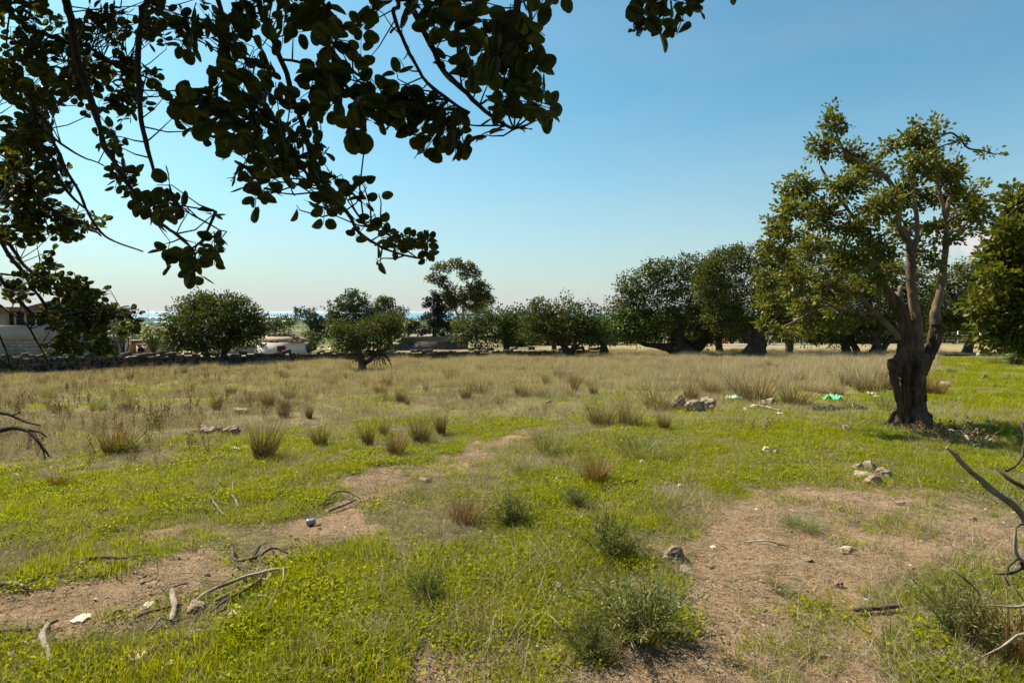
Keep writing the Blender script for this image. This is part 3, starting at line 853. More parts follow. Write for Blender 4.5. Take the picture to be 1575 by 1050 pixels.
bush('olive green round tree behind the roof of the white farm building', 430, 500, 34, 16, 75, M['scrub'], 31, 'tree', 'round_tree')
bush('low green shrub right of the white farm building', 480, 522, 18, 14, 60, M['scrub'], 32)
bush('greyish flowering shrub beside the end wall of the white farm building', 473, 535, 10, 10, 54, M['olive'], 33)
bush('thin grey green tree by the ochre hut at the left', 188, 505, 26, 18, 45, M['scrub'], 34, 'tree', 'round_tree')
bush('bushy green tree between the ochre hut and the two trunked carob', 238, 520, 20, 16, 54, M['scrub'], 35, 'tree', 'round_tree')
bush('light green shrub under the broad pine', 530, 532, 26, 13, 52, M['olive'], 36)
bush('dark scrub left of the long stone shed', 628, 500, 16, 10, 66, M['scrub'], 37)
bush('dark scrub at the right end of the long stone shed roof', 700, 508, 18, 14, 64, M['carob'], 38)
for i, (x, y, rx, ry, lab) in enumerate([
        (800, 520, 26, 20, 'dark thicket behind the gap left of the domed carob'),
        (925, 510, 30, 22, 'dark thicket behind the low bright green carob'),
        (985, 508, 34, 24, 'dark thicket behind the limb of the massive carob'),
        (1125, 505, 30, 22, 'dark thicket behind the orange clad figure'),
        (1060, 508, 32, 24, 'dark thicket behind the bole of the massive carob'),
        (1185, 508, 32, 24, 'dark thicket behind the flared trunk of the tallest carob'),
        (1345, 506, 34, 26, 'dark thicket behind the crooked trunk'),
        (860, 515, 30, 20, 'dark thicket directly behind the domed carob'),
        (1245, 508, 34, 26, 'dark thicket right of the slim trunked carob'),
        (1290, 512, 30, 22, 'dark thicket behind the twin stemmed carob'),
        (1400, 505, 40, 28, 'dark thicket behind the big gnarled tree'),
        (1450, 505, 34, 26, 'dark thicket just right of the big gnarled tree'),
        (1530, 500, 44, 30, 'dark thicket behind the leaning carob at the right')]):
    bush(lab, x, y - 4, rx * 1.55, ry * 1.65, 66 + i % 3 * 5, M['carob'], 60 + i, name='thicket', group='thickets beyond the carob row', dens=16)
bush('low green shrub on the grass at the right edge', 1562, 545, 20, 14, 24, M['olive'], 81, dens=12, lp=5)

# far off woods down the slope towards the sea
def far_woods():
    mb = MB(); n = 2600
    d = N.uniform(0, 1, n) ** 1.3 * 1900 + 95
    px = N.uniform(-250, 1850, n); x = (px - 787.5) / F * d
    keep = ~((px < 300) & (px > 185) & (d > 380))
    d, x = d[keep], x[keep]; z = hz(x, d)
    h = N.uniform(1.2, 2.6, len(d)) * np.clip(d / 300, .6, 2.2)
    for k in range(26):
        v = unit(N.normal(0, 1, (len(d), 3)))
        pos = np.stack([x, d, z + h * .5], -1) + v * np.stack([h * .8, h * .8, h * .5], -1)
        leaves(mb, pos, unit(v + N.normal(0, .4, v.shape)), unit(v + np.array([0, 0, .6])), h * .55 * N.uniform(.6, 1.2, len(d)), KITE)
    tag(link('distant_woods', mb.mesh('distant_woods', M['scrub'], smooth=False)), 'scrub and woods scattered down the slope to the sea', kind='stuff')
far_woods()

# ------------------------------------------------------------------ buildings beyond the wall
M['plaster'] = solid_mat('stained pale plaster', (.22, .205, .19), (.32, .305, .285), .8, .9, .15, 3, dark=(.30, .27, .24))
M['white_wall'] = solid_mat('whitewashed wall', (.62, .60, .58), (.78, .76, .74), .7, .9, .15, 3, dark=(.45, .42, .40))
M['block'] = solid_mat('bare concrete block', (.22, .185, .15), (.33, .28, .235), 1.5, .95, .3, 5)
M['greyblue'] = solid_mat('grey rendered gable', (.16, .165, .19), (.23, .235, .26), .6, .9, .15, 3)
M['rooftile'] = solid_mat('old clay roof tile', (.09, .06, .045), (.24, .165, .12), 2.5, .9, .4, 6)
M['roofpale'] = solid_mat('faded tile roof field', (.24, .18, .12), (.36, .28, .20), 2.5, .9, .4, 6)
M['ochre'] = solid_mat('ochre plaster', (.50, .28, .06), (.62, .38, .12), 1.0, .9, .15, 3)
M['pinkwall'] = solid_mat('pinkish plaster', (.52, .36, .28), (.62, .46, .37), 1.0, .9, .15, 3)
M['darkglass'] = solid_mat('dark window opening', (.012, .012, .014), (.03, .03, .034), 2, .3, .0, 3)
M['wooddoor'] = solid_mat('dark red door wood', (.07, .025, .02), (.12, .045, .035), 3, .8, .2, 8)
M['shedstone'] = solid_mat('dark rubble shed wall', (.06, .045, .045), (.16, .125, .115), 1.6, .95, .7, 5, dark=(.04, .03, .03))
M['greenhouse'] = solid_mat('white greenhouse film', (.70, .72, .74), (.82, .84, .85), .2, .5, .05, 1)
M['metal'] = solid_mat('pale painted metal', (.35, .42, .38), (.50, .56, .52), 4, .6, .1, 8)
M['concrete'] = solid_mat('pale concrete', (.50, .46, .41), (.66, .61, .55), 3, .9, .3, 8)


def W(px, py, d):
    return P(px, py, d)


def slab(mb, x0p, x1p, y0p, y1p, d, depth, rnd=.5, front=0.0):
    """box whose front face spans those photo pixels at distance d"""
    a = P(x0p, y1p, d); b = P(x1p, y0p, d)
    box(mb, a[0], b[0], d - front, d - front + depth, a[2], b[2], rnd)


def part(name, mat, root, fn, kind=None, label=None):
    mb = MB(); fn(mb)
    o = link(name, mb.mesh(name, mat, smooth=False), root)
    if kind: o['kind'] = kind
    if label: o['label'] = label
    return o


def house_root(name, px, d, label, cat, group=None):
    c = P(px, 540, d); c[2] = float(hz(c[0], c[1]))
    return tag(empty(name, c), label, cat, group)


def gable_roof(mb, x0, x1, y0, y1, ze, zr, ov=.35, th=.14):
    """ridge along Y"""
    xm = (x0 + x1) / 2
    for sx, xe in ((-1, x0), (1, x1)):
        dx = xe - xm; k = (xe + sx * ov - xm) / dx
        e = np.array([xm + dx * k, zr + (ze - zr) * k])
        V = [[xm, y0 - ov, zr], [e[0], y0 - ov, e[1]], [e[0], y1 + ov, e[1]], [xm, y1 + ov, zr]]
        V = V + [[a, b, c + th] for a, b, c in V]
        mb.add(V, [[0, 1, 2, 3], [4, 7, 6, 5], [0, 4, 5, 1], [1, 5, 6, 2], [2, 6, 7, 3], [3, 7, 4, 0]], .5)


# left house: low two tone block in front of a grey gabled one
h = house_root('farm_house', 30, 47, 'long farm house with pale upper wall, dark window band and bare block base', 'house')
D = 47.0
part('wall', M['plaster'], h, lambda m: (slab(m, -140, 86, 500, 523, D, 8), slab(m, -140, 8, 479, 500, D, 8), slab(m, 70, 86, 479, 500, D, 8)))
part('block_wall', M['block'], h, lambda m: slab(m, -140, 84, 523, 575, D, 7.9, .5, -.06))
part('roof', M['rooftile'], h, lambda m: slab(m, -150, 96, 472, 479, D, 9, .5, .7))
f = part('window', M['darkglass'], h, lambda m: slab(m, 8, 70, 480, 500, D + .35, .3))
for x in (22, 38, 54):
    part('window_bar', M['plaster'], h, lambda m: slab(m, x, x + 1.4, 480, 500, D + .1, .12))
for i in range(7):
    for x in range(-60, 84, 12):
        off = 6 if i % 2 else 0
        part('block', M['block'], h, lambda m: slab(m, x + off * .5, min(x + off * .5 + 11.4, 83.5), 524 + i * 5.2, 528.6 + i * 5.2, D - .02 + .03, .07, R.uniform(.1, .9)))
h = house_root('gabled_house', 120, 53, 'grey gabled house with brown verge, standing behind the long farm house', 'house')
D = 53.0
def gab(m):
    a = P(8, 560, D); b = P(164, 483, D); pk = P(88, 464, D)
    y1 = D + 2.4
    V = [[a[0], D, a[2]], [b[0], D, a[2]], [b[0], D, b[2]], [pk[0], D, pk[2]], [a[0], D, b[2]]]
    V = V + [[x, y1, z] for x, y, z in V]
    m.add(V, [[0, 1, 2, 2], ], .5) if False else None
    m.add(V, np.array([[0, 1, 2], [0, 2, 3], [0, 3, 4], [5, 7, 6], [5, 8, 7], [5, 9, 8]]), .5)
    m.add(V, np.array([[1, 6, 7, 2], [0, 4, 9, 5], [0, 5, 6, 1]]), .5)
part('wall', M['greyblue'], h, gab)
a = P(8, 483, D); b = P(164, 483, D); pk = P(88, 464, D)
part('roof', M['rooftile'], h, lambda m: gable_roof(m, a[0], b[0], D, D + 2.4, a[2], pk[2], .25, .16))
part('window', M['darkglass'], h, lambda m: slab(m, 144, 155, 503, 519, D, .1, .5, .04))
part('window_sill', M['plaster'], h, lambda m: slab(m, 141, 158, 519, 521, D, .16, .5, .12))
part('shutter', M['plaster'], h, lambda m: slab(m, 138, 143, 503, 519, D, .05, .5, .05))
part('gate_pillar', M['concrete'], h, lambda m: slab(m, 183, 192, 528, 556, D - 1.2, .5))
part('yard_wall', M['rooftile'], h, lambda m: slab(m, 140, 183, 530, 556, D - 1.0, .25))
h = house_root('hut', 208, 55, 'small ochre and pink hut with a dark window, left of the two trunked carob', 'hut')
D = 56.0
part('wall', M['ochre'], h, lambda m: slab(m, 188, 210, 526, 548, D, 3))
part('side_wall', M['pinkwall'], h, lambda m: slab(m, 210, 238, 531, 550, D - .6, 3))
part('roof', M['rooftile'], h, lambda m: (slab(m, 186, 211, 524, 526, D, 3.4, .5, .2), slab(m, 210, 240, 529, 531, D - .6, 3.4, .5, .2)))
part('window', M['darkglass'], h, lambda m: slab(m, 212, 222, 535, 541, D - .6, .1, .5, .03))

h = house_root('farm_building', 430, 52, 'low whitewashed farm building with hipped clay roof and small dark red door', 'building')
D = 52.0
part('wall', M['white_wall'], h, lambda m: slab(m, 396, 462, 526, 556, D, 2.6))
part('annex_wall', M['plaster'], h, lambda m: slab(m, 322, 396, 534, 556, D + 1, 4))
part('door', M['wooddoor'], h, lambda m: slab(m, 427, 439, 532, 556, D, .08, .5, .04))
part('annex_door', M['metal'], h, lambda m: slab(m, 390, 395.6, 536, 556, D + 1, .1, .5, .05))
def hip(m):
    x0, x1 = P(398, 526, D)[0] - .3, P(463, 526, D)[0] + .35
    ze = P(0, 526, D)[2]; zt = P(0, 515.5, D + 1.1)[2]
    t0, t1 = P(402, 516, D)[0], P(441, 516, D)[0]
    V = [[x0, D - .35, ze], [x1, D - .35, ze], [x1, D + 2.9, ze], [x0, D + 2.9, ze], [t0, D + 1.1, zt], [t1, D + 1.1, zt], [t1, D + 1.6, zt], [t0, D + 1.6, zt]]
    m.add(V, [[0, 1, 5, 4], [1, 2, 6, 5], [2, 3, 7, 6], [3, 0, 4, 7], [4, 5, 6, 7], [0, 3, 2, 1]], .6)
    return V
V = None
mbh = MB(); V = hip(mbh)
rf = link('roof', mbh.mesh('roof', M['roofpale'], smooth=False), h)
def ridge(m):
    for a_, b_ in ((4, 5), (1, 5), (0, 1)):
        p, q = np.array(V[a_]), np.array(V[b_]); n = max(2, int(np.linalg.norm(q - p) / .42))
        for i in range(n):
            c = p + (q - p) * (i + .5) / n + np.array([0, -.03, .06])
            w = .19 * R.uniform(.8, 1.15)
            if a_ == 0 and R.random() < .45: continue
            box(m, c[0] - w, c[0] + w, c[1] - .12, c[1] + .12, c[2] - .09, c[2] + .09 * R.uniform(.8, 1.6), R.random())
rt = MB(); ridge(rt)
o = link('ridge_tiles', rt.mesh('ridge_tiles', M['rooftile'], smooth=False)); o.parent = rf; tag(o, kind='stuff'); o.matrix_parent_inverse = Matrix(); o.location = (0, 0, 0)
part('roof_edge', M['rooftile'], h, lambda m: slab(m, 325, 396, 532, 534, D + 1, 4.4, .5, .2))

h = house_root('stone_shed', 655, 58, 'long low shed with dark rubble wall and dull brown sloping roof', 'shed')
D = 58.0
part('wall', M['shedstone'], h, lambda m: slab(m, 614, 712, 524, 560, D, 7))
def shroof(m):
    a = P(612, 525, D); b = P(714, 525, D); t = P(650, 512.5, D + 3.5)
    V = [[a[0] - .2, D - .3, a[2]], [b[0] + .2, D - .3, b[2]], [b[0] + .2, D + 3.6, t[2]], [a[0] + 1.2, D + 3.6, t[2]], [b[0] + .2, D + 7.3, a[2]], [a[0] - .2, D + 7.3, a[2]]]
    m.add(V, [[0, 1, 2, 3], [3, 2, 4, 5], [0, 5, 4, 1]], .5); m.add(V, [[0, 3, 5], [1, 4, 2]], .5)
part('roof', M['block'], h, shroof)
part('wall_patch', M['white_wall'], h, lambda m: slab(m, 638, 643, 528, 534, D, .1, .5, .03))
part('lean_to', M['block'], h, lambda m: slab(m, 590, 614, 530, 558, D + .4, 4))

# greenhouses down towards the coast and a mast
for i, (x0, x1, y0, y1, D, lab) in enumerate([(205, 420, 487.5, 493, 620, 'far row of white greenhouses near the shore'), (212, 400, 494.5, 498, 420, 'nearer low white greenhouse row below the shore')]):
    r_ = house_root('greenhouse', (x0 + x1) / 2, D, lab, 'greenhouse', None)
    s = D / F; xs = np.linspace(x0, x1, 22 if i == 0 else 16)
    zt = P(0, y0, D)[2]; zb = P(0, y1, D)[2] - 1.5; r_.location.z = zb
    for a_, b_ in zip(xs[:-1], xs[1:]):
        xa, xb = P(a_, 0, D)[0], P(b_, 0, D)[0]
        def tun(m):
            t = np.linspace(0, math.pi, 7); xm = (xa + xb) / 2; w = (xb - xa) / 2 * .96
            hh = (zt - zb) * .45
            prof = [[xm - w, zb]] + [[xm - w * math.cos(q), zt - hh + hh * math.sin(q)] for q in t] + [[xm + w, zb]]
            n = len(prof)
            V = [[x, D, z] for x, z in prof] + [[x, D + 60, z] for x, z in prof]
            m.add(V, [[k, k + 1, n + k + 1, n + k] for k in range(n - 1)], R.random())
            m.add([[xm, D, zb]] + [[x, D, z] for x, z in prof], [[0, k + 2, k + 1] for k in range(n - 1)], R.random())
        part('tunnel', M['greenhouse'], r_, tun)
D = 600
r_ = house_root('radio_mast', 228, D, 'thin lattice mast standing on the horizon above the greenhouses', 'mast')
r_.location.z = P(228, 492, D)[2]
a_ = P(228, 492, D); b_ = P(228, 475, D)
def mast(m):
    for k in range(3):
        o_ = np.array([math.cos(k * 2.1), math.sin(k * 2.1), 0]) * .35
        tube(m, [a_ + o_, b_ + o_ * .3], [.10, .06], 4, cap=False)
part('mast_legs', M['metal'], r_, mast, kind='stuff')
part('mast_braces', M['metal'], r_, lambda m: [tube(m, [a_ + (b_ - a_) * t + [-.35, 0, 0], a_ + (b_ - a_) * (t + .05) + [.35, 0, 0]], .04, 3, cap=False) for t in np.arange(0, .95, .06)], kind='stuff')

# ------------------------------------------------------------------ dry stone wall along the far edge of the field
def dry_wall():
    line = [G(-260, 592), G(-60, 578), G(120, 571), G(250, 564), G(370, 560), G(480, 556), G(620, 554), G(720, 552), G(830, 549), G(930, 546.5)]
    tops = [.75, .75, .70, .60, .52, .50, .48, .45, .42, .35]
    root = empty('dry_stone_wall', line[4]); tag(root, 'long dark dry stone wall closing the far side of the field', 'wall')
    pts, hh = smooth_line(np.array(line), np.array(tops), .4)
    pts[:, 2] = hz(pts[:, 0], pts[:, 1])
    core = MB(); st = MB(); cnt = 0; big = []
    V = []; Fs = []
    for i, (p, hgt) in enumerate(zip(pts, hh)):
        V += [[p[0], p[1] - .17, p[2] - .2], [p[0], p[1] - .12, p[2] + hgt * .86], [p[0], p[1] + .12, p[2] + hgt * .86], [p[0], p[1] + .17, p[2] - .2]]
    for i in range(len(pts) - 1):
        for k in range(3): Fs.append([4 * i + k, 4 * i + 4 + k, 4 * i + 5 + k, 4 * i + 1 + k])
    core.add(V, Fs, .3)
    link('wall_core', core.mesh('wall_core', M['wallstone'], smooth=False), root)
    for i in range(len(pts) - 1):
        p, q = pts[i], pts[i + 1]; L = np.linalg.norm(q - p)
        z = 0.0
        while z < hh[i] * .97:
            sh = R.uniform(.13, .24)
            x = 0.0
            while x < L:
                w = R.uniform(.18, .42)
                c = p + (q - p) * min(1, (x + w / 2) / L) + np.array([0, -.17 + R.uniform(-.05, .04), z + sh / 2 + R.uniform(-.02, .02) + (R.uniform(0, .1) if z > hh[i] * .8 else 0)])
                rock_into(st, c, (w * .5, R.uniform(.10, .16), sh * .52), R.random(), R.uniform(-.2, .2), 8)
                x += w * .95
            z += sh * .95
    tag(link('stones', st.mesh('stones', M['wallstone'], smooth=False), root), kind='stuff')


def rock_into(mb, c, half, rnd, rz=0.0, nv=0):
    """a rough angular stone: jittered box with chamfer-like midpoints (24 tris)"""
    V = []
    for x in (-1, 1):
        for y in (-1, 1):
            for z in (-1, 1):
                V.append([x * R.uniform(.7, 1), y * R.uniform(.7, 1), z * R.uniform(.7, 1)])
    V = np.array(V); V = V + R.uniform(-.05, .05)
    cs, sn = math.cos(rz), math.sin(rz)
    V = V * np.array(half)
    V = np.stack([V[:, 0] * cs - V[:, 1] * sn, V[:, 0] * sn + V[:, 1] * cs, V[:, 2]], -1) + c
    mb.add(V, [[0, 1, 3, 2], [4, 6, 7, 5], [0, 4, 5, 1], [2, 3, 7, 6], [0, 2, 6, 4], [1, 5, 7, 3]], rnd)


dry_wall()

# low pale wall, rails and posts on the right beyond the row
D = 60.0
h = house_root('low_wall', 1170, D, 'low pale capped wall glimpsed under the carobs on the right', 'wall')
part('wall_face', M['plaster'], h, lambda m: slab(m, 1092, 1265, 531, 541, D, .3))
part('coping', M['concrete'], h, lambda m: slab(m, 1091, 1266, 529.5, 531.6, D, .5, .5, .1))
h = house_root('metal_fence', 1205, 63, 'pale green metal fence panel behind the low pale wall', 'fence')
for x in range(1178, 1246, 4):
    part('rail_bar', M['metal'], h, lambda m: slab(m, x, x + .9, 517, 530, 63, .05))
part('top_rail', M['metal'], h, lambda m: slab(m, 1177, 1246, 516, 517.6, 63, .07, .5, .02))
for x in (1184, 1192, 1222): part('post', M['concrete'], h, lambda m: slab(m, x, x + 2, 509, 531, 63, .12, .5, .05))
D = 58
h = house_root('wire_fence', 1520, D, 'wire fence on pale posts beyond the shaded carob at the right', 'fence')
for x in (1440, 1473, 1507, 1541, 1575, 1610):
    part('post', M['concrete'], h, lambda m: slab(m, x, x + 1.8, 508, 534, D, .12))
for y in (511, 515, 519, 523, 527):
    part('wire', M['metal'], h, lambda m: tube(m, [P(1440, y, D), P(1525, y + .6, D), P(1610, y, D)], .015, 3, cap=False))


# ------------------------------------------------------------------ far off figure in orange
def person():
    d = 61.5; s = d / F
    b = P(1116, 541, d); b[2] = float(hz(b[0], b[1]))
    root = empty('person', b); tag(root, 'person in orange vest and red trousers standing behind the low pale wall', 'person')
    J = {'pel': (0, 0, .95), 'chest': (0, 0, 1.30), 'neck': (0, 0, 1.50), 'head': (0, -.02, 1.60), 'top': (0, -.02, 1.74),
         'ls': (-.18, 0, 1.44), 'le': (-.24, .02, 1.16), 'lw': (-.20, -.10, .92), 'rs': (.18, 0, 1.44), 're': (.25, .02, 1.16), 'rw': (.22, -.08, .92),
         'lh': (-.10, 0, .90), 'lk': (-.12, -.02, .50), 'lf': (-.13, .02, .07), 'lt': (-.14, -.15, .03), 'rh': (.10, 0, .90), 'rk': (.12, -.02, .50), 'rf': (.14, .02, .07), 'rt': (.15, -.15, .03)}
    rad = {'pel': .14, 'chest': .17, 'neck': .06, 'head': .09, 'top': .07, 'ls': .07, 'le': .05, 'lw': .035, 'rs': .07, 're': .05, 'rw': .035, 'lh': .10, 'lk': .065, 'lf': .045, 'lt': .04, 'rh': .10, 'rk': .065, 'rf': .045, 'rt': .04}
    E = [('pel', 'chest'), ('chest', 'neck'), ('neck', 'head'), ('head', 'top'), ('chest', 'ls'), ('ls', 'le'), ('le', 'lw'), ('chest', 'rs'), ('rs', 're'), ('re', 'rw'),
         ('pel', 'lh'), ('lh', 'lk'), ('lk', 'lf'), ('lf', 'lt'), ('pel', 'rh'), ('rh', 'rk'), ('rk', 'rf'), ('rf', 'rt')]
    ks = list(J)
    def body(name, keys, grow_, mat):
        kk = [k for k in ks if k in keys]
        me = bpy.data.meshes.new(name)
        me.from_pydata([J[k] for k in kk], [(kk.index(a), kk.index(c)) for a, c in E if a in kk and c in kk], [])
        o = link(name, me, root, (0, 0, 0))
        sk = o.modifiers.new('skin', 'SKIN'); o.modifiers.new('sub', 'SUBSURF').levels = 2; o.modifiers['sub'].render_levels = 2
        for i, k in enumerate(kk):
            me.skin_vertices[0].data[i].radius = (rad[k] * grow_, rad[k] * grow_ * (.75 if k in ('pel', 'chest') else 1))
            me.skin_vertices[0].data[i].use_root = (i == 0)
        me.materials.append(mat)
    def flat(n, c):
        m, nt, out = newmat(n); pr = nd(nt, 'ShaderNodeBsdfPrincipled', Roughness=.8); pr.inputs['Base Color'].default_value = (*c, 1); nt.links.new(pr.outputs[0], out.inputs['Surface']); return m
    def skinned(name): bpy.data.meshes[name]
    for name, keys, g_, mat in (('body', ks, 1.0, flat('skin', (.28, .15, .10))),
                                ('vest', ['pel', 'chest', 'ls', 'rs', 'le', 're'], 1.13, flat('orange cloth', (.85, .18, .03))),
                                ('trousers', ['pel', 'lh', 'lk', 'lf', 'rh', 'rk', 'rf'], 1.15, flat('red cloth', (.50, .05, .02))),
                                ('hair', ['head', 'top'], 1.18, flat('dark hair', (.03, .015, .012)))):
        body_fix(name, keys, g_, mat, J, rad, E, ks, root)


def body_fix(name, keys, g_, mat, J, rad, E, ks, root):
    import bmesh
    kk = [k for k in ks if k in keys]
    me = bpy.data.meshes.new(name)
    bm = bmesh.new()
    lay = bm.verts.layers.skin.verify()
    vs = []
    for k in kk:
        v = bm.verts.new(J[k]); v[lay].radius = (rad[k] * g_, rad[k] * g_ * (.75 if k in ('pel', 'chest') else 1)); v[lay].use_root = (k == kk[0]); vs.append(v)
    for a, c in E:
        if a in kk and c in kk: bm.edges.new((vs[kk.index(a)], vs[kk.index(c)]))
    bm.to_mesh(me); bm.free()
    o = link(name, me, root, (0, 0, .012 if name != 'body' else 0))
    o.modifiers.new('skin', 'SKIN'); sb = o.modifiers.new('sub', 'SUBSURF'); sb.levels = 2; sb.render_levels = 2
    me.materials.append(mat)


person()

# ------------------------------------------------------------------ the big gnarled carob on the right
def main_tree():
    R.seed(4242)
    base = G(1402, 656); d = base[1]; s = d / F
    root = empty('gnarled_carob_tree', base)
    tag(root, 'big gnarled carob with hollow split trunk and open crown on the green at right', 'tree')
    tb = MB()
    def L(pts): return np.array([P(x, y, d + (q[0] if q else 0)) for x, y, *q in pts])
    T = [  # pixel path, widths
        ([(1404, 668), (1403, 640), (1400, 610), (1402, 585), (1408, 562), (1412, 545)], [58, 46, 42, 42, 46, 44], 0.0, .22),
        ([(1418, 668, .05), (1414, 640, .05), (1412, 605, .04), (1414, 580), (1424, 556), (1434, 535), (1439, 512), (1440, 492)], [30, 24, 22, 20, 22, 22, 20, 17], .0, .2),
        ([(1392, 666, -.06), (1388, 636, -.08), (1380, 605, -.1), (1375, 580, -.1), (1378, 562, -.06), (1388, 548, -.04), (1392, 530)], [20, 13, 12, 15, 20, 22, 22], 0, .25),
        ([(1398, 665, -.16), (1398, 640, -.16), (1394, 612, -.14), (1392, 590, -.12), (1396, 565, -.1), (1404, 548, -.06)], [16, 10, 9, 10, 13, 16], 0, .25),
        ([(1410, 665, -.18), (1410, 640, -.14), (1416, 610, -.12), (1418, 585, -.12), (1412, 560, -.12)], [18, 12, 11, 12, 16], 0, .25),
        ([(1396, 560), (1393, 530), (1392, 505), (1388, 485), (1378, 466), (1368, 452)], [28, 26, 25, 23, 20, 17], 0, .18),
        ([(1368, 552, -.08), (1372, 566, -.1), (1382, 576, -.06)], [8, 14, 14], 0, .3),
        ([(1408, 560, -.08), (1420, 553, -.12), (1432, 548, -.06)], [16, 20, 18], 0, .3),
    ]
    for pts, w, _, rdg in T:
        p = L(pts)
        if pts[0][1] > 660: p[0][2] = float(hz(p[0][0], p[0][1])) - .12
        tube(tb, p, np.array(w) * s * .37, 56, step=.016, rough=.035, wob=.003, ridges=rdg * .9, bark=.24, rnd=R.uniform(.2, .7))
    for k in range(9):   # roots and burls
        a = k / 9 * 6.283 + R.uniform(-.2, .2); r = R.uniform(.30, .46)
        gx, gy = base[0] + math.cos(a) * r, base[1] + math.sin(a) * r
        tube(tb, [[base[0] + math.cos(a) * .1, base[1] + math.sin(a) * .1, base[2] + .30], [base[0] + math.cos(a) * .22, base[1] + math.sin(a) * .22, base[2] + .12], [gx, gy, base[2] - .06]], [.09, .085, .04], 10, step=.04, rough=.12, ridges=.15)
    link('trunk', tb.mesh('trunk', M['bark']), root)
    limbs = [  # pixel path, widths, pale?
        ([(1412, 556), (1412, 530), (1410, 495), (1404, 455), (1401, 420), (1402, 398)], [22, 20, 18, 17, 15, 14], 'bark_pale'),
        ([(1439, 498), (1438, 478), (1444, 458), (1450, 425), (1454, 380), (1456, 335), (1462, 300)], [18, 15, 13, 12, 10, 8, 6], 'bark_pale'),
        ([(1384, 520), (1368, 503), (1348, 484), (1332, 466), (1322, 450)], [11, 10, 9, 8, 6], 'bark_pale'),
        ([(1396, 500), (1388, 478), (1384, 462), (1386, 440)], [14, 12, 11, 8], 'bark_pale'),
        ([(1372, 458), (1356, 438), (1352, 424)], [18, 14, 8], 'bark'),
        ([(1402, 400), (1396, 370), (1382, 345), (1384, 310), (1370, 282), (1345, 262), (1318, 246), (1300, 238)], [14, 12, 10, 9, 8, 7, 6, 4], 'bark_pale'),
        ([(1402, 398), (1410, 360), (1408, 320), (1402, 280), (1400, 250), (1410, 225)], [10, 8, 7, 6, 5, 4], 'bark_pale'),
        ([(1366, 452), (1350, 420), (1320, 400), (1290, 385), (1262, 390)], [14, 11, 8, 6, 4], 'bark_pale'),
        ([(1345, 482), (1300, 478), (1270, 470), (1230, 490), (1200, 505), (1178, 512)], [7, 6, 5, 4, 3.5, 2.5], 'bark_pale'),
        ([(1456, 340), (1446, 300), (1440, 250), (1436, 210), (1446, 192)], [7, 6, 5, 4, 3], 'bark_pale'),
        ([(1436, 215), (1465, 205), (1490, 228), (1512, 232), (1532, 238)], [4, 3.5, 3, 2.5, 2], 'bark'),
        ([(1300, 238), (1290, 215), (1280, 190), (1279, 165)], [4, 3, 2.5, 2], 'bark'),
        ([(1352, 424), (1340, 380), (1310, 330), (1280, 290), (1262, 255)], [10, 8, 6, 5, 3.5], 'bark_pale'),
        ([(1456, 380), (1480, 350), (1500, 330), (1518, 322)], [6, 5, 4, 3], 'bark_pale'),
    ]
    nodes, rads = [], []
    for i, (pts, w, mt) in enumerate(limbs):
        p = L(pts); yo = 0.0
        p[:, 1] += yo * np.linspace(0, 1, len(p)) ** 1.2 * 2.2
        lb = MB(); q, rr = tube(lb, p, np.array(w) * s * .42, 12, step=.05, rough=.06, wob=.006, ridges=.07, rnd=R.uniform(.3, .7))
        link('limb', lb.mesh('limb', M[mt]), root)
        nodes += list(q[4:]); rads += list(rr[4:])
    blobs = [(1285, 192, 20, 22), (1280, 165, 9, 8), (1262, 228, 26, 24), (1310, 235, 26, 22), (1335, 262, 34, 26), (1300, 285, 34, 30), (1235, 290, 30, 26), (1215, 322, 28, 20), (1265, 330, 36, 30),
             (1365, 222, 16, 14), (1395, 215, 16, 16), (1425, 225, 26, 20), (1415, 255, 34, 26), (1455, 262, 30, 24), (1450, 300, 34, 26), (1490, 300, 26, 22), (1505, 325, 26, 18), (1470, 340, 34, 18),
             (1395, 300, 32, 30), (1350, 315, 34, 30), (1310, 350, 38, 28), (1185, 340, 10, 14), (1205, 360, 28, 20), (1250, 380, 38, 28), (1195, 395, 20, 18), (1300, 400, 38, 28), (1350, 385, 32, 28), (1385, 355, 28, 22),
             (1220, 430, 34, 26), (1270, 440, 40, 26), (1315, 445, 32, 24), (1190, 465, 26, 20), (1235, 475, 34, 16), (1350, 430, 22, 18), (1290, 478, 28, 12), (1420, 385, 20, 20), (1435, 350, 26, 16), (1180, 430, 20, 20),
             (1410, 190, 7, 6), (1445, 196, 12, 8), (1440, 185, 6, 6), (1478, 218, 10, 6), (1520, 236, 12, 6), (1470, 270, 20, 14), (1410, 205, 10, 8), (1205, 290, 12, 12), (1500, 355, 10, 8), (1465, 365, 16, 10), (1178, 500, 15, 12), (1205, 512, 22, 10), (1245, 508, 26, 12), (1292, 502, 24, 12), (1325, 492, 18, 10), (1172, 455, 14, 16), (1180, 380, 14, 12), (1440, 400, 14, 14), (1375, 410, 24, 16)]
    blobs = [(*b, R.uniform(-.9, .9) if b[2] > 22 else R.uniform(-.3, .3)) for b in blobs]
    wb = MB(); cb = MB(); pb = MB()
    for c, pts, rad in crown_points(blobs, d, 6.6, .20):
        line, rr = grow(nodes, rads, c, .007, jit=.10)
        lb = MB(); q, r2 = tube(lb, line, rr, 7, step=.06, rough=.05, wob=.005, rnd=.5)
        link('limb', lb.mesh('limb', M['bark_pale']), root)
        nodes += list(q[3:]); rads += list(r2[3:])
        for t in pts:
            a = q[int(len(q) * R.uniform(.55, .99))]
            m1 = (a + t) / 2 + N.normal(0, .10, 3) * np.linalg.norm(t - a)
            tube(wb, [a, m1, t], [.007, .005, .003], 4, cap=False, rnd=R.random())
        cd = unit(pts - c)
        leaf_cloud(cb, pts, cd, 12, .115, .061, OVAL6, upb=.5)
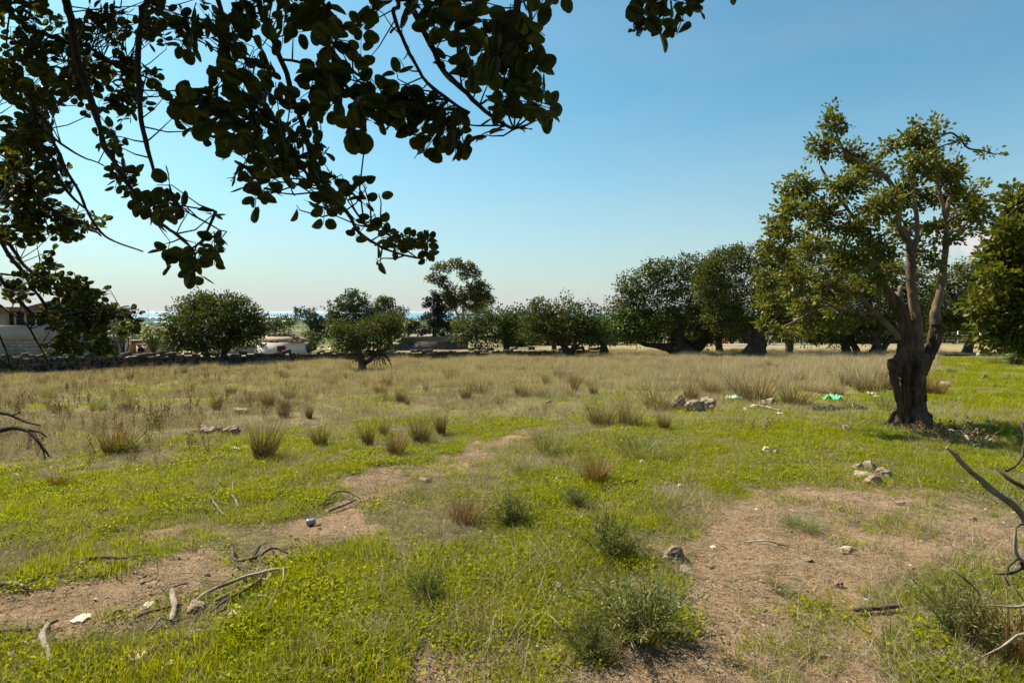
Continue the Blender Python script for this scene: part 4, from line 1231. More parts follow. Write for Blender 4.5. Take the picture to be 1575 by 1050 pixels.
        # some rusty brown pods among the leaves
    tag(link('twigs', wb.mesh('twigs', M['bark_pale']), root), kind='stuff')
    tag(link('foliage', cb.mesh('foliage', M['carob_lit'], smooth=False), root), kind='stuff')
main_tree()


# ------------------------------------------------------------------ the tree overhead: hanging branches at upper left
def overhead():
    R.seed(99)
    bx, by = -3.0, -1.2
    base = np.array([bx, by, float(hz(bx, by))])
    root = empty('overhanging_carob_tree', base)
    tag(root, 'dark carob branches with large rounded leaves hanging over the view, upper left', 'tree')
    tb = MB()
    tube(tb, [base + [0, 0, -.1], base + [.1, .1, .8], base + [-.05, .25, 1.6], base + [.2, .4, 2.3]], [.42, .30, .26, .22], 18, step=.08, rough=.1, ridges=.15)
    link('trunk', tb.mesh('trunk', M['bark']), root)
    fork = base + [.2, .4, 2.25]
    nodes, rads = [], []
    for tgt, r0 in (([-1.9, .6, 3.5], .11), ([-.6, .5, 3.35], .10), ([.3, .3, 3.3], .07), ([-2.9, 1.2, 3.4], .10), ([-3.2, 2.2, 3.3], .06), ([-1.0, 1.4, 3.6], .06), ([-4.4, .4, 3.6], .09), ([-2.6, -2.6, 3.9], .1)):
        tgt = np.array(tgt, float)
        lb = MB(); mid = (fork + tgt) / 2 + np.array([0, -.1, .25])
        q, r2 = tube(lb, [fork, mid, tgt], [r0, r0 * .8, r0 * .45], 12, step=.1, rough=.06, wob=.01, ridges=.06)
        link('limb', lb.mesh('limb', M['bark']), root); nodes += list(q[4:]); rads += list(r2[4:])
    # low limb that reaches down on the left, mostly outside the frame
    lb = MB(); q, r2 = tube(lb, [base + [-.0, .2, 1.4], [-2.9, .6, 1.75], [-2.6, 1.6, 1.75], [-2.45, 2.0, 1.7]], [.09, .07, .05, .035], 10, step=.1, rough=.06)
    link('limb', lb.mesh('limb', M['bark']), root); nodes += list(q[6:]); rads += list(r2[6:])
    BR = [  # photo path, widths px, distance start -> end
        ([(385, -60), (400, 10), (420, 60), (440, 115), (455, 165), (470, 205), (482, 245), (505, 290), (532, 325), (555, 360), (588, 381), (642, 397)], [9, 9, 8, 8, 8, 9, 9, 8, 6, 5, 4, 2.5], 1.7, 1.35),
        ([(450, 235), (470, 262), (492, 285), (530, 325)], [5, 5, 5, 4], 1.5, 1.4),
        ([(560, 345), (590, 358), (625, 375), (650, 383)], [3, 3, 2.5, 2], 1.38, 1.35),
        ([(595, -40), (605, 20), (622, 65), (650, 118), (690, 155), (722, 173)], [7, 6, 6, 5, 5, 4], 1.6, 1.35),
        ([(610, -50), (630, 5), (652, 48), (675, 98), (695, 122), (718, 145), (755, 178), (790, 199)], [10, 9, 9, 9, 9, 7, 6, 4], 1.6, 1.3),
        ([(800, -40), (797, 0), (792, 35), (795, 60)], [11, 10, 9, 5], 1.35, 1.25),
        ([(222, -40), (218, 20), (212, 80), (213, 140), (222, 205), (237, 266)], [10, 9, 8, 8, 7, 5], 1.7, 1.5),
        ([(95, -40), (108, 30), (118, 85), (135, 140), (150, 180), (160, 225), (175, 250), (205, 300), (235, 335), (262, 352), (295, 382)], [12, 11, 10, 9, 9, 8, 7, 6, 6, 5, 3], 1.9, 1.5),
        ([(295, 382), (315, 362), (332, 325)], [3, 3, 5], 1.5, 1.48),
        ([(40, 145), (75, 205), (100, 255), (120, 295), (140, 335), (168, 368), (220, 387)], [6, 5, 5, 4, 4, 3, 2], 2.1, 1.9),
        ([(20, 150), (60, 195), (115, 235), (160, 255)], [4, 4, 3, 2], 2.1, 2.0),
        ([(-60, 180), (10, 200), (60, 230), (100, 290), (130, 320)], [9, 8, 7, 5, 3], 2.2, 2.1),
        ([(-40, -20), (40, 40), (90, 60), (140, 75), (190, 110), (220, 140)], [7, 6, 6, 5, 4, 3], 2.4, 2.2),
        ([(325, -30), (345, 40), (352, 90), (380, 130), (400, 170), (440, 200)], [8, 7, 7, 6, 6, 4], 1.6, 1.5),
        ([(480, -40), (495, 20), (500, 60), (530, 100), (570, 130)], [6, 6, 5, 4, 3], 1.5, 1.45),
        ([(433, 92), (460, 95), (485, 108), (510, 115)], [4, 4, 3, 3], 1.6, 1.5),
        ([(-40, 330), (20, 400), (60, 455), (95, 510), (130, 535), (180, 546)], [7, 6, 5, 4, 3, 2], 2.5, 2.3),
        ([(-40, 395), (10, 440), (45, 480), (80, 500), (125, 530), (155, 545)], [6, 6, 5, 5, 4, 2], 2.4, 2.3),
        ([(-20, 350), (40, 410), (90, 440), (130, 470), (175, 488), (205, 480)], [6, 5, 5, 4, 3, 2], 2.4, 2.3),
        ([(-30, 420), (30, 425), (70, 432), (115, 445)], [3, 3, 3, 2], 2.4, 2.4),
        ([(-40, 445), (0, 470), (40, 500), (75, 560)], [4, 4, 3, 2], 2.3, 2.2),
        ([(-30, 250), (40, 290), (90, 330), (130, 345)], [7, 6, 5, 3], 2.3, 2.2),
        ([(-30, 480), (0, 515), (15, 560)], [4, 3, 2], 2.2, 2.2),
        ([(985, -60), (982, -20), (975, 10), (978, 45)], [4, 4, 3, 2], 1.3, 1.25),
        ([(1040, -60), (1035, -25), (1025, 5)], [4, 3, 2], 1.3, 1.28),
        ([(-60, 640), (-20, 632), (15, 636), (40, 648), (62, 654)], [9, 7, 6, 4, 2], 1.7, 1.6),
        ([(-60, 672), (-10, 664), (20, 657), (45, 662), (60, 680), (76, 702)], [12, 10, 8, 6, 5, 2.5], 1.7, 1.6),
        ([(45, 662), (62, 664), (72, 672)], [4, 3, 1.5], 1.62, 1.6), ([(58, 678), (66, 690), (70, 706)], [3, 2.5, 1.5], 1.6, 1.6), ([(20, 638), (32, 634)], [3, 1.5], 1.62, 1.6)]
    BR += [([(1135, -40), (1132, -15), (1124, -2)], [3, 2, 1.5], 1.3, 1.28)]
    bnodes = []
    for pts, w, d0, d1 in BR:
        dd = np.linspace(d0, d1, len(pts))
        p = np.array([P(x, y, q) for (x, y), q in zip(pts, dd)])
        rr = np.array(w) * dd / F * .5
        if pts[0][0] < -10 or pts[0][1] < -10:
            k = np.array(nodes); i = int(np.argmin(np.linalg.norm(k - p[0], axis=1)))
            st = k[i]
            mid = (st + p[0]) / 2 + (p[0] - p[1]) * .5
            p = np.vstack([[st], [mid], p]); rr = np.concatenate([[min(rads[i] * .8, rr[0] * 2.2)], [rr[0] * 1.4], rr])
        lb = MB(); q, r2 = tube(lb, p, rr, 8, step=.025, rough=.10, wob=.0022, rnd=.4, ridges=.05)
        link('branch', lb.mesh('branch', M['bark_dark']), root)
        bnodes += [n_ for n_ in q if n_[1] > .7 and n_[2] > 1.45]
    bn = np.array(bnodes)
    # compound leaves: (px, py, rx, ry, distance, how many, leaflet size m)
    LF = [(285, 150, 16, 14, 1.5, 4, .052), (330, 60, 45, 40, 1.6, 15, .052), (330, 175, 45, 40, 1.5, 16, .052), (375, 110, 40, 45, 1.5, 14, .052), (400, 185, 45, 45, 1.45, 18, .052), (300, 40, 40, 30, 1.7, 12, .05),
          (420, 240, 40, 35, 1.4, 13, .050), (385, 262, 18, 24, 1.4, 4, .050), (352, 236, 8, 6, 1.4, 1, .050), (392, 310, 14, 10, 1.4, 2, .048), (455, 318, 14, 8, 1.4, 1, .048),
          (500, 55, 36, 45, 1.45, 13, .048), (470, 30, 40, 28, 1.5, 8, .048), (530, 95, 40, 40, 1.4, 14, .048), (490, 130, 22, 18, 1.4, 4, .048), (495, 165, 18, 14, 1.4, 3, .048), (560, 140, 30, 25, 1.4, 8, .048),
          (557, 190, 14, 26, 1.35, 3, .052), (580, 165, 18, 28, 1.35, 4, .052), (615, 175, 20, 22, 1.35, 5, .050), (645, 170, 20, 22, 1.35, 5, .050), (560, 30, 30, 30, 1.5, 7, .048), (610, 110, 14, 18, 1.4, 2, .048),
          (640, 15, 30, 18, 1.5, 6, .052), (700, 20, 34, 26, 1.4, 8, .054), (725, 60, 26, 36, 1.35, 7, .054), (765, 45, 22, 30, 1.3, 5, .054), (745, 105, 30, 30, 1.3, 9, .054), (800, 110, 24, 30, 1.3, 7, .054),
          (815, 75, 18, 18, 1.28, 3, .052), (815, 20, 16, 20, 1.28, 3, .052), (820, 145, 20, 20, 1.28, 4, .050), (838, 182, 14, 10, 1.28, 2, .046), (760, 150, 20, 18, 1.3, 4, .046), (770, 175, 12, 10, 1.3, 2, .04),
          (665, 212, 16, 12, 1.35, 3, .044), (700, 205, 16, 14, 1.33, 3, .042), (740, 208, 14, 12, 1.33, 2, .042), (690, 185, 20, 16, 1.35, 4, .044), (805, 190, 8, 8, 1.3, 1, .03),
          (505, 275, 28, 22, 1.38, 6, .042), (525, 300, 26, 22, 1.36, 7, .040), (560, 285, 16, 10, 1.36, 2, .036), (505, 320, 18, 12, 1.38, 3, .040), (588, 300, 8, 6, 1.36, 1, .030), (575, 350, 14, 12, 1.36, 3, .030),
          (600, 368, 16, 12, 1.35, 4, .028), (625, 372, 16, 10, 1.35, 5, .028), (655, 376, 12, 6, 1.35, 3, .026), (582, 398, 8, 8, 1.35, 2, .032), (480, 225, 22, 24, 1.45, 5, .044), (455, 200, 24, 30, 1.45, 6, .046),
          (255, 285, 12, 14, 1.5, 2, .046), (240, 320, 20, 16, 1.5, 6, .044), (262, 310, 14, 14, 1.5, 3, .044), (250, 378, 14, 6, 1.5, 2, .050), (275, 400, 12, 14, 1.5, 2, .052), (305, 400, 12, 14, 1.48, 4, .046),
          (328, 375, 12, 8, 1.48, 3, .042), (305, 425, 6, 8, 1.5, 1, .046), (326, 335, 5, 14, 1.48, 2, .032), (205, 285, 12, 18, 1.6, 4, .036), (180, 275, 18, 25, 1.7, 6, .038), (170, 215, 16, 22, 1.7, 7, .036),
          # finer, farther leaves at the left
          (40, 30, 60, 40, 2.4, 22, .046), (100, 80, 50, 50, 2.3, 24, .046), (170, 60, 45, 50, 2.3, 26, .044), (200, 130, 38, 40, 2.2, 20, .042), (130, 130, 40, 45, 2.2, 22, .044), (30, 110, 40, 40, 2.3, 22, .048),
          (60, 165, 30, 45, 2.0, 12, .050), (30, 240, 40, 30, 2.1, 20, .050), (75, 265, 30, 30, 2.2, 14, .046), (20, 300, 40, 35, 2.3, 28, .046), (60, 335, 45, 30, 2.3, 28, .042), (115, 350, 30, 22, 2.3, 13, .040), (20, 360, 30, 20, 2.4, 14, .044),
          (150, 340, 18, 14, 2.4, 5, .038), (165, 20, 40, 22, 2.3, 10, .042), (235, 60, 20, 30, 2.2, 8, .042), (180, 175, 20, 20, 2.1, 7, .040), (40, 200, 40, 24, 2.2, 10, .046), (230, 20, 30, 20, 2.0, 6, .044),
          (60, 440, 50, 24, 2.4, 15, .038), (110, 450, 36, 22, 2.35, 14, .038), (150, 465, 30, 20, 2.3, 12, .038), (195, 485, 16, 10, 2.2, 4, .040), (120, 500, 40, 18, 2.3, 16, .038), (150, 530, 30, 14, 2.3, 10, .040), (60, 400, 40, 18, 2.4, 7, .036),
          (20, 450, 24, 20, 2.4, 5, .038), (95, 535, 22, 14, 2.35, 5, .036), (130, 485, 40, 20, 2.3, 12, .038), (85, 480, 30, 20, 2.3, 8, .036),
          (1000, 20, 16, 14, 1.3, 4, .040), (1015, 35, 12, 12, 1.28, 3, .042), (1050, 15, 12, 12, 1.28, 3, .036), (975, 18, 10, 10, 1.3, 3, .022), (978, 45, 3, 6, 1.28, 1, .022), (1125, -4, 5, 3, 1.3, 1, .024),
          (850, -12, 20, 8, 1.3, 2, .05), (430, 10, 30, 20, 1.6, 6, .048), (385, 20, 30, 25, 1.6, 8, .048)]
    tw = MB(); LP, LD, LN, LS, LR = [], [], [], [], []
    for (cx, cy, rx, ry, d, n, sz) in LF:
        sz *= .80 if cx < 250 and cy < 380 else .87
        fk = 1.35 if cy > 380 and cx < 250 else (1.25 if cx < 130 else (1.0 if cx < 250 or n <= 5 else (.78 if cx < 480 else .62)))
        for k in range(max(1, round(n * fk))):
            a = R.uniform(0, 6.283); q = R.random() ** .6
            o_ = P(cx + math.cos(a) * rx * q, cy + math.sin(a) * ry * q, d + R.gauss(0, .10))
            dst = np.linalg.norm(bn - o_, axis=1); i = int(np.argmin(dst))
            if dst[i] > .9: continue
            st = bn[i]; out_d = unit(o_ - st)
            npair = R.choice([1, 2, 2, 3, 3, 4]) if n > 2 else 1
            ln = sz * (.75 * npair)
            ax = unit(out_d * .7 + N.normal(0, .5, 3) + np.array([0, 0, -.45]))
            p0 = o_ - ax * ln * .5; p1 = o_ + ax * ln * .5
            tube(tw, [st, (st + p0) / 2 + np.array([0, 0, -.05]) * dst[i] + N.normal(0, .03, 3) * dst[i], p0, p1], [.0022, .0018, .0013, .0009], 4, cap=False, rnd=R.random())
            nrm = unit(N.normal(0, 1, 3) + np.array([0, -.4, .5])); side = unit(np.cross(ax, nrm)); nrm = np.cross(side, ax)
            for j in range(npair):
                c0 = p0 + (p1 - p0) * (j + .6) / npair
                for sg in (-1, 1):
                    if R.random() < .06: continue
                    dd_ = unit(side * sg + ax * R.uniform(.1, .6) + N.normal(0, .18, 3))
                    LP.append(c0 + dd_ * .004); LD.append(dd_); LN.append(unit(nrm + N.normal(0, .35, 3))); LS.append(sz * R.uniform(.75, 1.2)); LR.append(R.random())
    tag(link('twigs', tw.mesh('twigs', M['bark_dark']), root), kind='stuff')
    LP, LD, LN, LS, LR = map(np.array, (LP, LD, LN, LS, LR))
    big = np.argsort(-(LS / LP[:, 1]))
    # spread the single leaves over what shows largest
    one = big[:300]; rest = big[300:]
    protos = []
    for k, T in enumerate(OVALS):
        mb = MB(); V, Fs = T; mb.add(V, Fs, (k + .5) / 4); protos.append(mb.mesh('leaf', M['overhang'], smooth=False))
    bl = Vector(base)
    for i in one:
        o = bpy.data.objects.new('leaf', protos[int(LR[i] * 3.99)]); COL.objects.link(o); o.parent = root
        dr = unit(LD[i]); sd_ = unit(np.cross(LN[i], dr)); nn = np.cross(dr, sd_); sz = LS[i]
        mt = Matrix.Identity(4)
        for r_ in range(3):
            mt[r_][0] = dr[r_] * sz; mt[r_][1] = sd_[r_] * sz; mt[r_][2] = nn[r_] * sz; mt[r_][3] = LP[i][r_] - base[r_]
        o.matrix_basis = mt
    cb = MB()
    for k in range(4):
        m_ = rest[(LR[rest] * 3.99).astype(int) == k]
        leaves(cb, LP[m_], LD[m_], LN[m_], LS[m_], OVALS[k])
    # the crown above and beside the view, which shades the branches
    n = 5200
    c = np.stack([N.uniform(-5.2, 1.3, n), N.uniform(-3.5, 2.7, n), N.uniform(0, 1, n)], -1)
    c[:, 2] = 3.25 + c[:, 2] * 1.5 - .05 * (c[:, 0] + 2) ** 2
    n2 = 3200
    c2 = np.stack([N.uniform(-2.7, 0.1, n2), N.uniform(1.0, 3.0, n2), N.uniform(0, 1, n2)], -1)  # extra out-of-view leaf mass, added toward the sun to shade the centre branches
    c2[:, 2] = 1.6 + c2[:, 1] * .56 + .3 + c2[:, 2] * 1.0
    c = np.vstack([c, c2])
    lim = 1.6 + np.maximum(c[:, 1], 0) * .56 + .22
    okl = (c[:, 2] > lim)
    c = c[okl]
    dr = unit(N.normal(0, 1, c.shape)); nr = unit(N.normal(0, .6, c.shape) + [0, 0, .9])
    for k in range(5):
        leaves(cb, c + N.normal(0, .09, c.shape), unit(N.normal(0, 1, c.shape)), nr, .075 * N.uniform(.7, 1.2, len(c)), OVAL6)
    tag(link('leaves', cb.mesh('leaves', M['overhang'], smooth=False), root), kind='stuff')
overhead()


def dead_shrub():
    R.seed(55)
    b = np.array([2.35, 2.25, 0.0]); b[2] = float(hz(b[0], b[1]))
    root = empty('dead_shrub', b); tag(root, 'bare dead branches reaching in from the right edge above the dirt', 'shrub')
    BR = [([(1650, 900), (1612, 845), (1575, 795), (1540, 762), (1515, 745), (1490, 722), (1470, 700), (1456, 688)], [13, 12, 11, 10, 10, 8, 7, 4], 2.15, 2.1),
          ([(1640, 880), (1610, 790), (1575, 748), (1550, 734), (1530, 718)], [10, 9, 8, 7, 4], 2.2, 2.3),
          ([(1548, 724), (1562, 716), (1573, 700), (1576, 668), (1572, 650)], [4, 4, 4, 4, 5], 2.3, 2.35),
          ([(1650, 905), (1610, 880), (1580, 868), (1556, 880), (1530, 882)], [10, 9, 8, 6, 2], 2.15, 2.1),
          ([(1582, 870), (1566, 855), (1562, 830), (1562, 812)], [7, 6, 5, 2.5], 2.14, 2.1),
          ([(1562, 812), (1572, 808), (1600, 806)], [3, 4, 6], 2.1, 2.15), ([(1566, 858), (1552, 870), (1548, 890), (1552, 900)], [4, 3, 3, 1.5], 2.12, 2.1),
          ([(1570, 866), (1585, 890), (1600, 930), (1640, 960)], [4, 4, 4, 6], 2.1, 2.15), ([(1546, 883), (1560, 900), (1575, 925)], [3, 2, 1.5], 2.1, 2.05),
          ([(1508, 915), (1490, 895), (1462, 874)], [2.5, 3, 2], 2.6, 2.62), ([(1640, 1000), (1575, 975), (1530, 1000), (1510, 1010)], [5, 4, 3, 2], 2.1, 2.1),
          ([(1660, 960), (1600, 930), (1560, 935), (1520, 930)], [6, 5, 4, 2], 2.2, 2.2)]
    for pts, w, d0, d1 in BR:
        dd = np.linspace(d0, d1, len(pts)); p = np.array([P(x, y, q) for (x, y), q in zip(pts, dd)])
        rr = np.array(w) * dd / F * .5
        if pts[0][0] >= 1640: p = np.vstack([[b + [0, 0, -.05]], p]); rr = np.concatenate([[rr[0] * 1.5], rr])
        lb = MB(); tube(lb, p, rr, 9, step=.03, rough=.1, wob=.004, ridges=.08, rnd=R.uniform(.2, .9))
        link('branch', lb.mesh('branch', M['deadwood'] if R.random() < .5 else M['deadwood_dark']), root)
dead_shrub()

# ------------------------------------------------------------------ ground cover, instanced on points
def blade_clump(name, mat, n, radius, h0, h1, w0, w1, lean=.35, seed=1, segs=3, droop=.3, tuftiness=0.0, grad=0.0):
    rg = np.random.default_rng(seed)
    mb = MB()
    for i in range(n):
        a = rg.uniform(0, 6.283); r = radius * rg.random() ** .5
        p = np.array([math.cos(a) * r, math.sin(a) * r, 0.0])
        h = rg.uniform(h0, h1); az = rg.uniform(0, 6.283) if tuftiness < .1 else a + rg.normal(0, .7)
        ln = abs(rg.normal(0, lean)) + tuftiness * (r / radius if radius else 1)
        dirh = np.array([math.cos(az), math.sin(az), 0])
        wv = np.array([-math.sin(az + rg.normal(0, .8)), math.cos(az + rg.normal(0, .8)), 0]); wv = unit(wv)
        w = rg.uniform(w0, w1)
        V = []
        for k in range(segs + 1):
            t = k / segs
            c = p + dirh * h * (ln * t + droop * ln * t * t) + np.array([0, 0, h * (t - droop * .5 * ln * t * t)])
            ww = w * (1 - t) ** .7 if k < segs else 0
            if k < segs: V += [c - wv * ww * .5, c + wv * ww * .5]
            else: V += [c]
        Fq = [[2 * k, 2 * k + 1, 2 * k + 3, 2 * k + 2] for k in range(segs - 1)]
        q = rg.random()
        b = mb.n
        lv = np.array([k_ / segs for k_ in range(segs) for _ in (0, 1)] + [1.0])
        mb.add(V, Fq, np.clip(q * (1 - grad) + grad * lv * (.7 + .5 * q), 0, 1)); mb.f.append(np.array([[b + 2 * (segs - 1), b + 2 * (segs - 1) + 1, b + 2 * segs]]))  # grad: dark base and straw tip tones, with the tuft's self-shadow painted in
    return mb.mesh(name, mat, smooth=False)


def sprout_clump(name, mat, n, radius, size, seed, up=.6, hmax=.03):
    rg = np.random.default_rng(seed); mb = MB()
    p = np.stack([rg.normal(0, radius * .5, n), rg.normal(0, radius * .5, n), rg.uniform(.004, hmax, n)], -1)
    a = rg.uniform(0, 6.283, n)
    dr = np.stack([np.cos(a), np.sin(a), rg.uniform(.1, up * 2, n)], -1)
    nr = np.stack([rg.normal(0, .4, n), rg.normal(0, .4, n), np.ones(n)], -1)
    leaves(mb, p, dr, nr, size * rg.uniform(.6, 1.4, n), KITE, rg.random(n))
    return mb.mesh(name, mat, smooth=False)


def crumbs(name, mat, n, radius, size, seed):
    rg = random.Random(seed); mb = MB()
    for i in range(n):
        a = rg.uniform(0, 6.283); r = radius * rg.random() ** .5; s = size * rg.uniform(.4, 1.5) ** 1.4
        V = np.array([[1, 0, 0], [-.8, .5, .0], [-.3, -.9, 0], [.1, .1, .8], [.7, .8, .1]]) * np.array([rg.uniform(.7, 1.3), rg.uniform(.6, 1.1), rg.uniform(.5, .9)]) * s
        mb.add(V + np.array([math.cos(a) * r, math.sin(a) * r, s * .1]), [[0, 4, 3], [4, 1, 3], [1, 2, 3], [2, 0, 3]], rg.random())
    return mb.mesh(name, mat, smooth=False)


def straws(name, mat, n, radius, l0, l1, seed, th=.0012):
    rg = random.Random(seed); mb = MB()
    for i in range(n):
        a = rg.uniform(0, 6.283); r = radius * rg.random() ** .5; b = rg.uniform(0, 6.283); l = rg.uniform(l0, l1)
        p = np.array([math.cos(a) * r, math.sin(a) * r, rg.uniform(.003, .015)])
        e = np.array([math.cos(b), math.sin(b), rg.uniform(-.05, .25)]) * l
        tube(mb, [p, p + e * .5 + np.array([rg.gauss(0, .1) * l, rg.gauss(0, .1) * l, .004]), p + e], [th, th * .9, th * .4], 3, cap=False, rnd=rg.random())
    return mb.mesh(name, mat, smooth=False)


def seed_weed(name, mat, seed, h=.35):
    rg = np.random.default_rng(seed); mb = MB()
    for s_ in range(rg.integers(2, 5)):
        a = rg.uniform(0, 6.283); ln = rg.uniform(.05, .45); hh = h * rg.uniform(.6, 1.1)
        top = np.array([math.cos(a) * ln * hh, math.sin(a) * ln * hh, hh])
        tube(mb, [[0, 0, 0], top * .5 + rg.normal(0, .01, 3), top], [.003, .0025, .0015], 3, cap=False, rnd=rg.random())
        k = 16
        t = rg.uniform(.45, 1.02, k)[:, None]
        p = top * t + rg.normal(0, .028, (k, 3))
        leaves(mb, p, rg.normal(0, 1, (k, 3)), rg.normal(0, 1, (k, 3)), rg.uniform(.014, .032, k), KITE, rg.random(k))
    return mb.mesh(name, mat, smooth=False)


def scatter(name, label, x, y, protos, smin, smax, up=0.0, tilt=0.0, seed=1):
    """one object: instances of a few small meshes on its own points"""
    rg = np.random.default_rng(seed)
    n = len(x); z = ground_z(x, y) + up
    me = bpy.data.meshes.new(name); me.vertices.add(n)
    me.vertices.foreach_set('co', np.stack([x, y, z], -1).astype(np.float32).ravel())
    a = me.attributes.new('rot', 'FLOAT_VECTOR', 'POINT')
    a.data.foreach_set('vector', np.stack([rg.normal(0, tilt + 1e-4, n), rg.normal(0, tilt + 1e-4, n), rg.uniform(0, 6.283, n)], -1).astype(np.float32).ravel())
    a = me.attributes.new('size', 'FLOAT', 'POINT'); a.data.foreach_set('value', (rg.uniform(smin, smax, n) * (.62 + .8 * fbm(x, y, 1.5, 133))).astype(np.float32))
    a = me.attributes.new('pick', 'INT', 'POINT'); a.data.foreach_set('value', rg.integers(0, len(protos), n).astype(np.int32))
    o = link(name, me); tag(o, label, kind='stuff')
    coll = bpy.data.collections.new(name + ' kinds')
    for i, p in enumerate(protos):
        po = bpy.data.objects.new('%s_kind_%02d' % (name, i), p); coll.objects.link(po)
    ng = bpy.data.node_groups.new(name, 'GeometryNodeTree')
    ng.interface.new_socket('Geometry', in_out='INPUT', socket_type='NodeSocketGeometry')
    ng.interface.new_socket('Geometry', in_out='OUTPUT', socket_type='NodeSocketGeometry')
    gi = ng.nodes.new('NodeGroupInput'); go = ng.nodes.new('NodeGroupOutput')
    iop = ng.nodes.new('GeometryNodeInstanceOnPoints')
    ci = ng.nodes.new('GeometryNodeCollectionInfo'); ci.inputs['Collection'].default_value = coll
    ci.inputs['Separate Children'].default_value = True; ci.inputs['Reset Children'].default_value = True
    iop.inputs['Pick Instance'].default_value = True
    def attr(nm, typ):
        q = ng.nodes.new('GeometryNodeInputNamedAttribute'); q.data_type = typ; q.inputs['Name'].default_value = nm; return q.outputs['Attribute']
    ng.links.new(gi.outputs[0], iop.inputs['Points']); ng.links.new(ci.outputs[0], iop.inputs['Instance'])
    ng.links.new(attr('pick', 'INT'), iop.inputs['Instance Index']); ng.links.new(attr('rot', 'FLOAT_VECTOR'), iop.inputs['Rotation'])
    ng.links.new(attr('size', 'FLOAT'), iop.inputs['Scale']); ng.links.new(iop.outputs[0], go.inputs[0])
    md = o.modifiers.new('scatter', 'NODES'); md.node_group = ng
    return o


def ground_z(x, y):
    x = np.asarray(x, float); y = np.asarray(y, float)
    dirt, dry, lush, px, py = masks(x, y)
    Q = np.hypot(x, y)
    return hz(x, y) + np.where(Q < 40, (fbm(x, y, 2.5, 51) - .5) * .05 * (1 - .6 * dirt) + lush * .015 * (1 - dirt), 0) + np.where(Q < 15, (vnoise(x, y, 14, 61) - .5) * .012, 0) + np.where(Q < 20, (fbm(x, y, 5, 63) - .5) * .05 * dirt, 0)


def fan(n, d0, d1, power=1.0, half=46, seed=3):
    rg = np.random.default_rng(seed)
    r = d0 + (d1 - d0) * rg.random(n) ** power
    a = np.radians(rg.uniform(-half, half, n))
    return r * np.sin(a), r * np.cos(a)


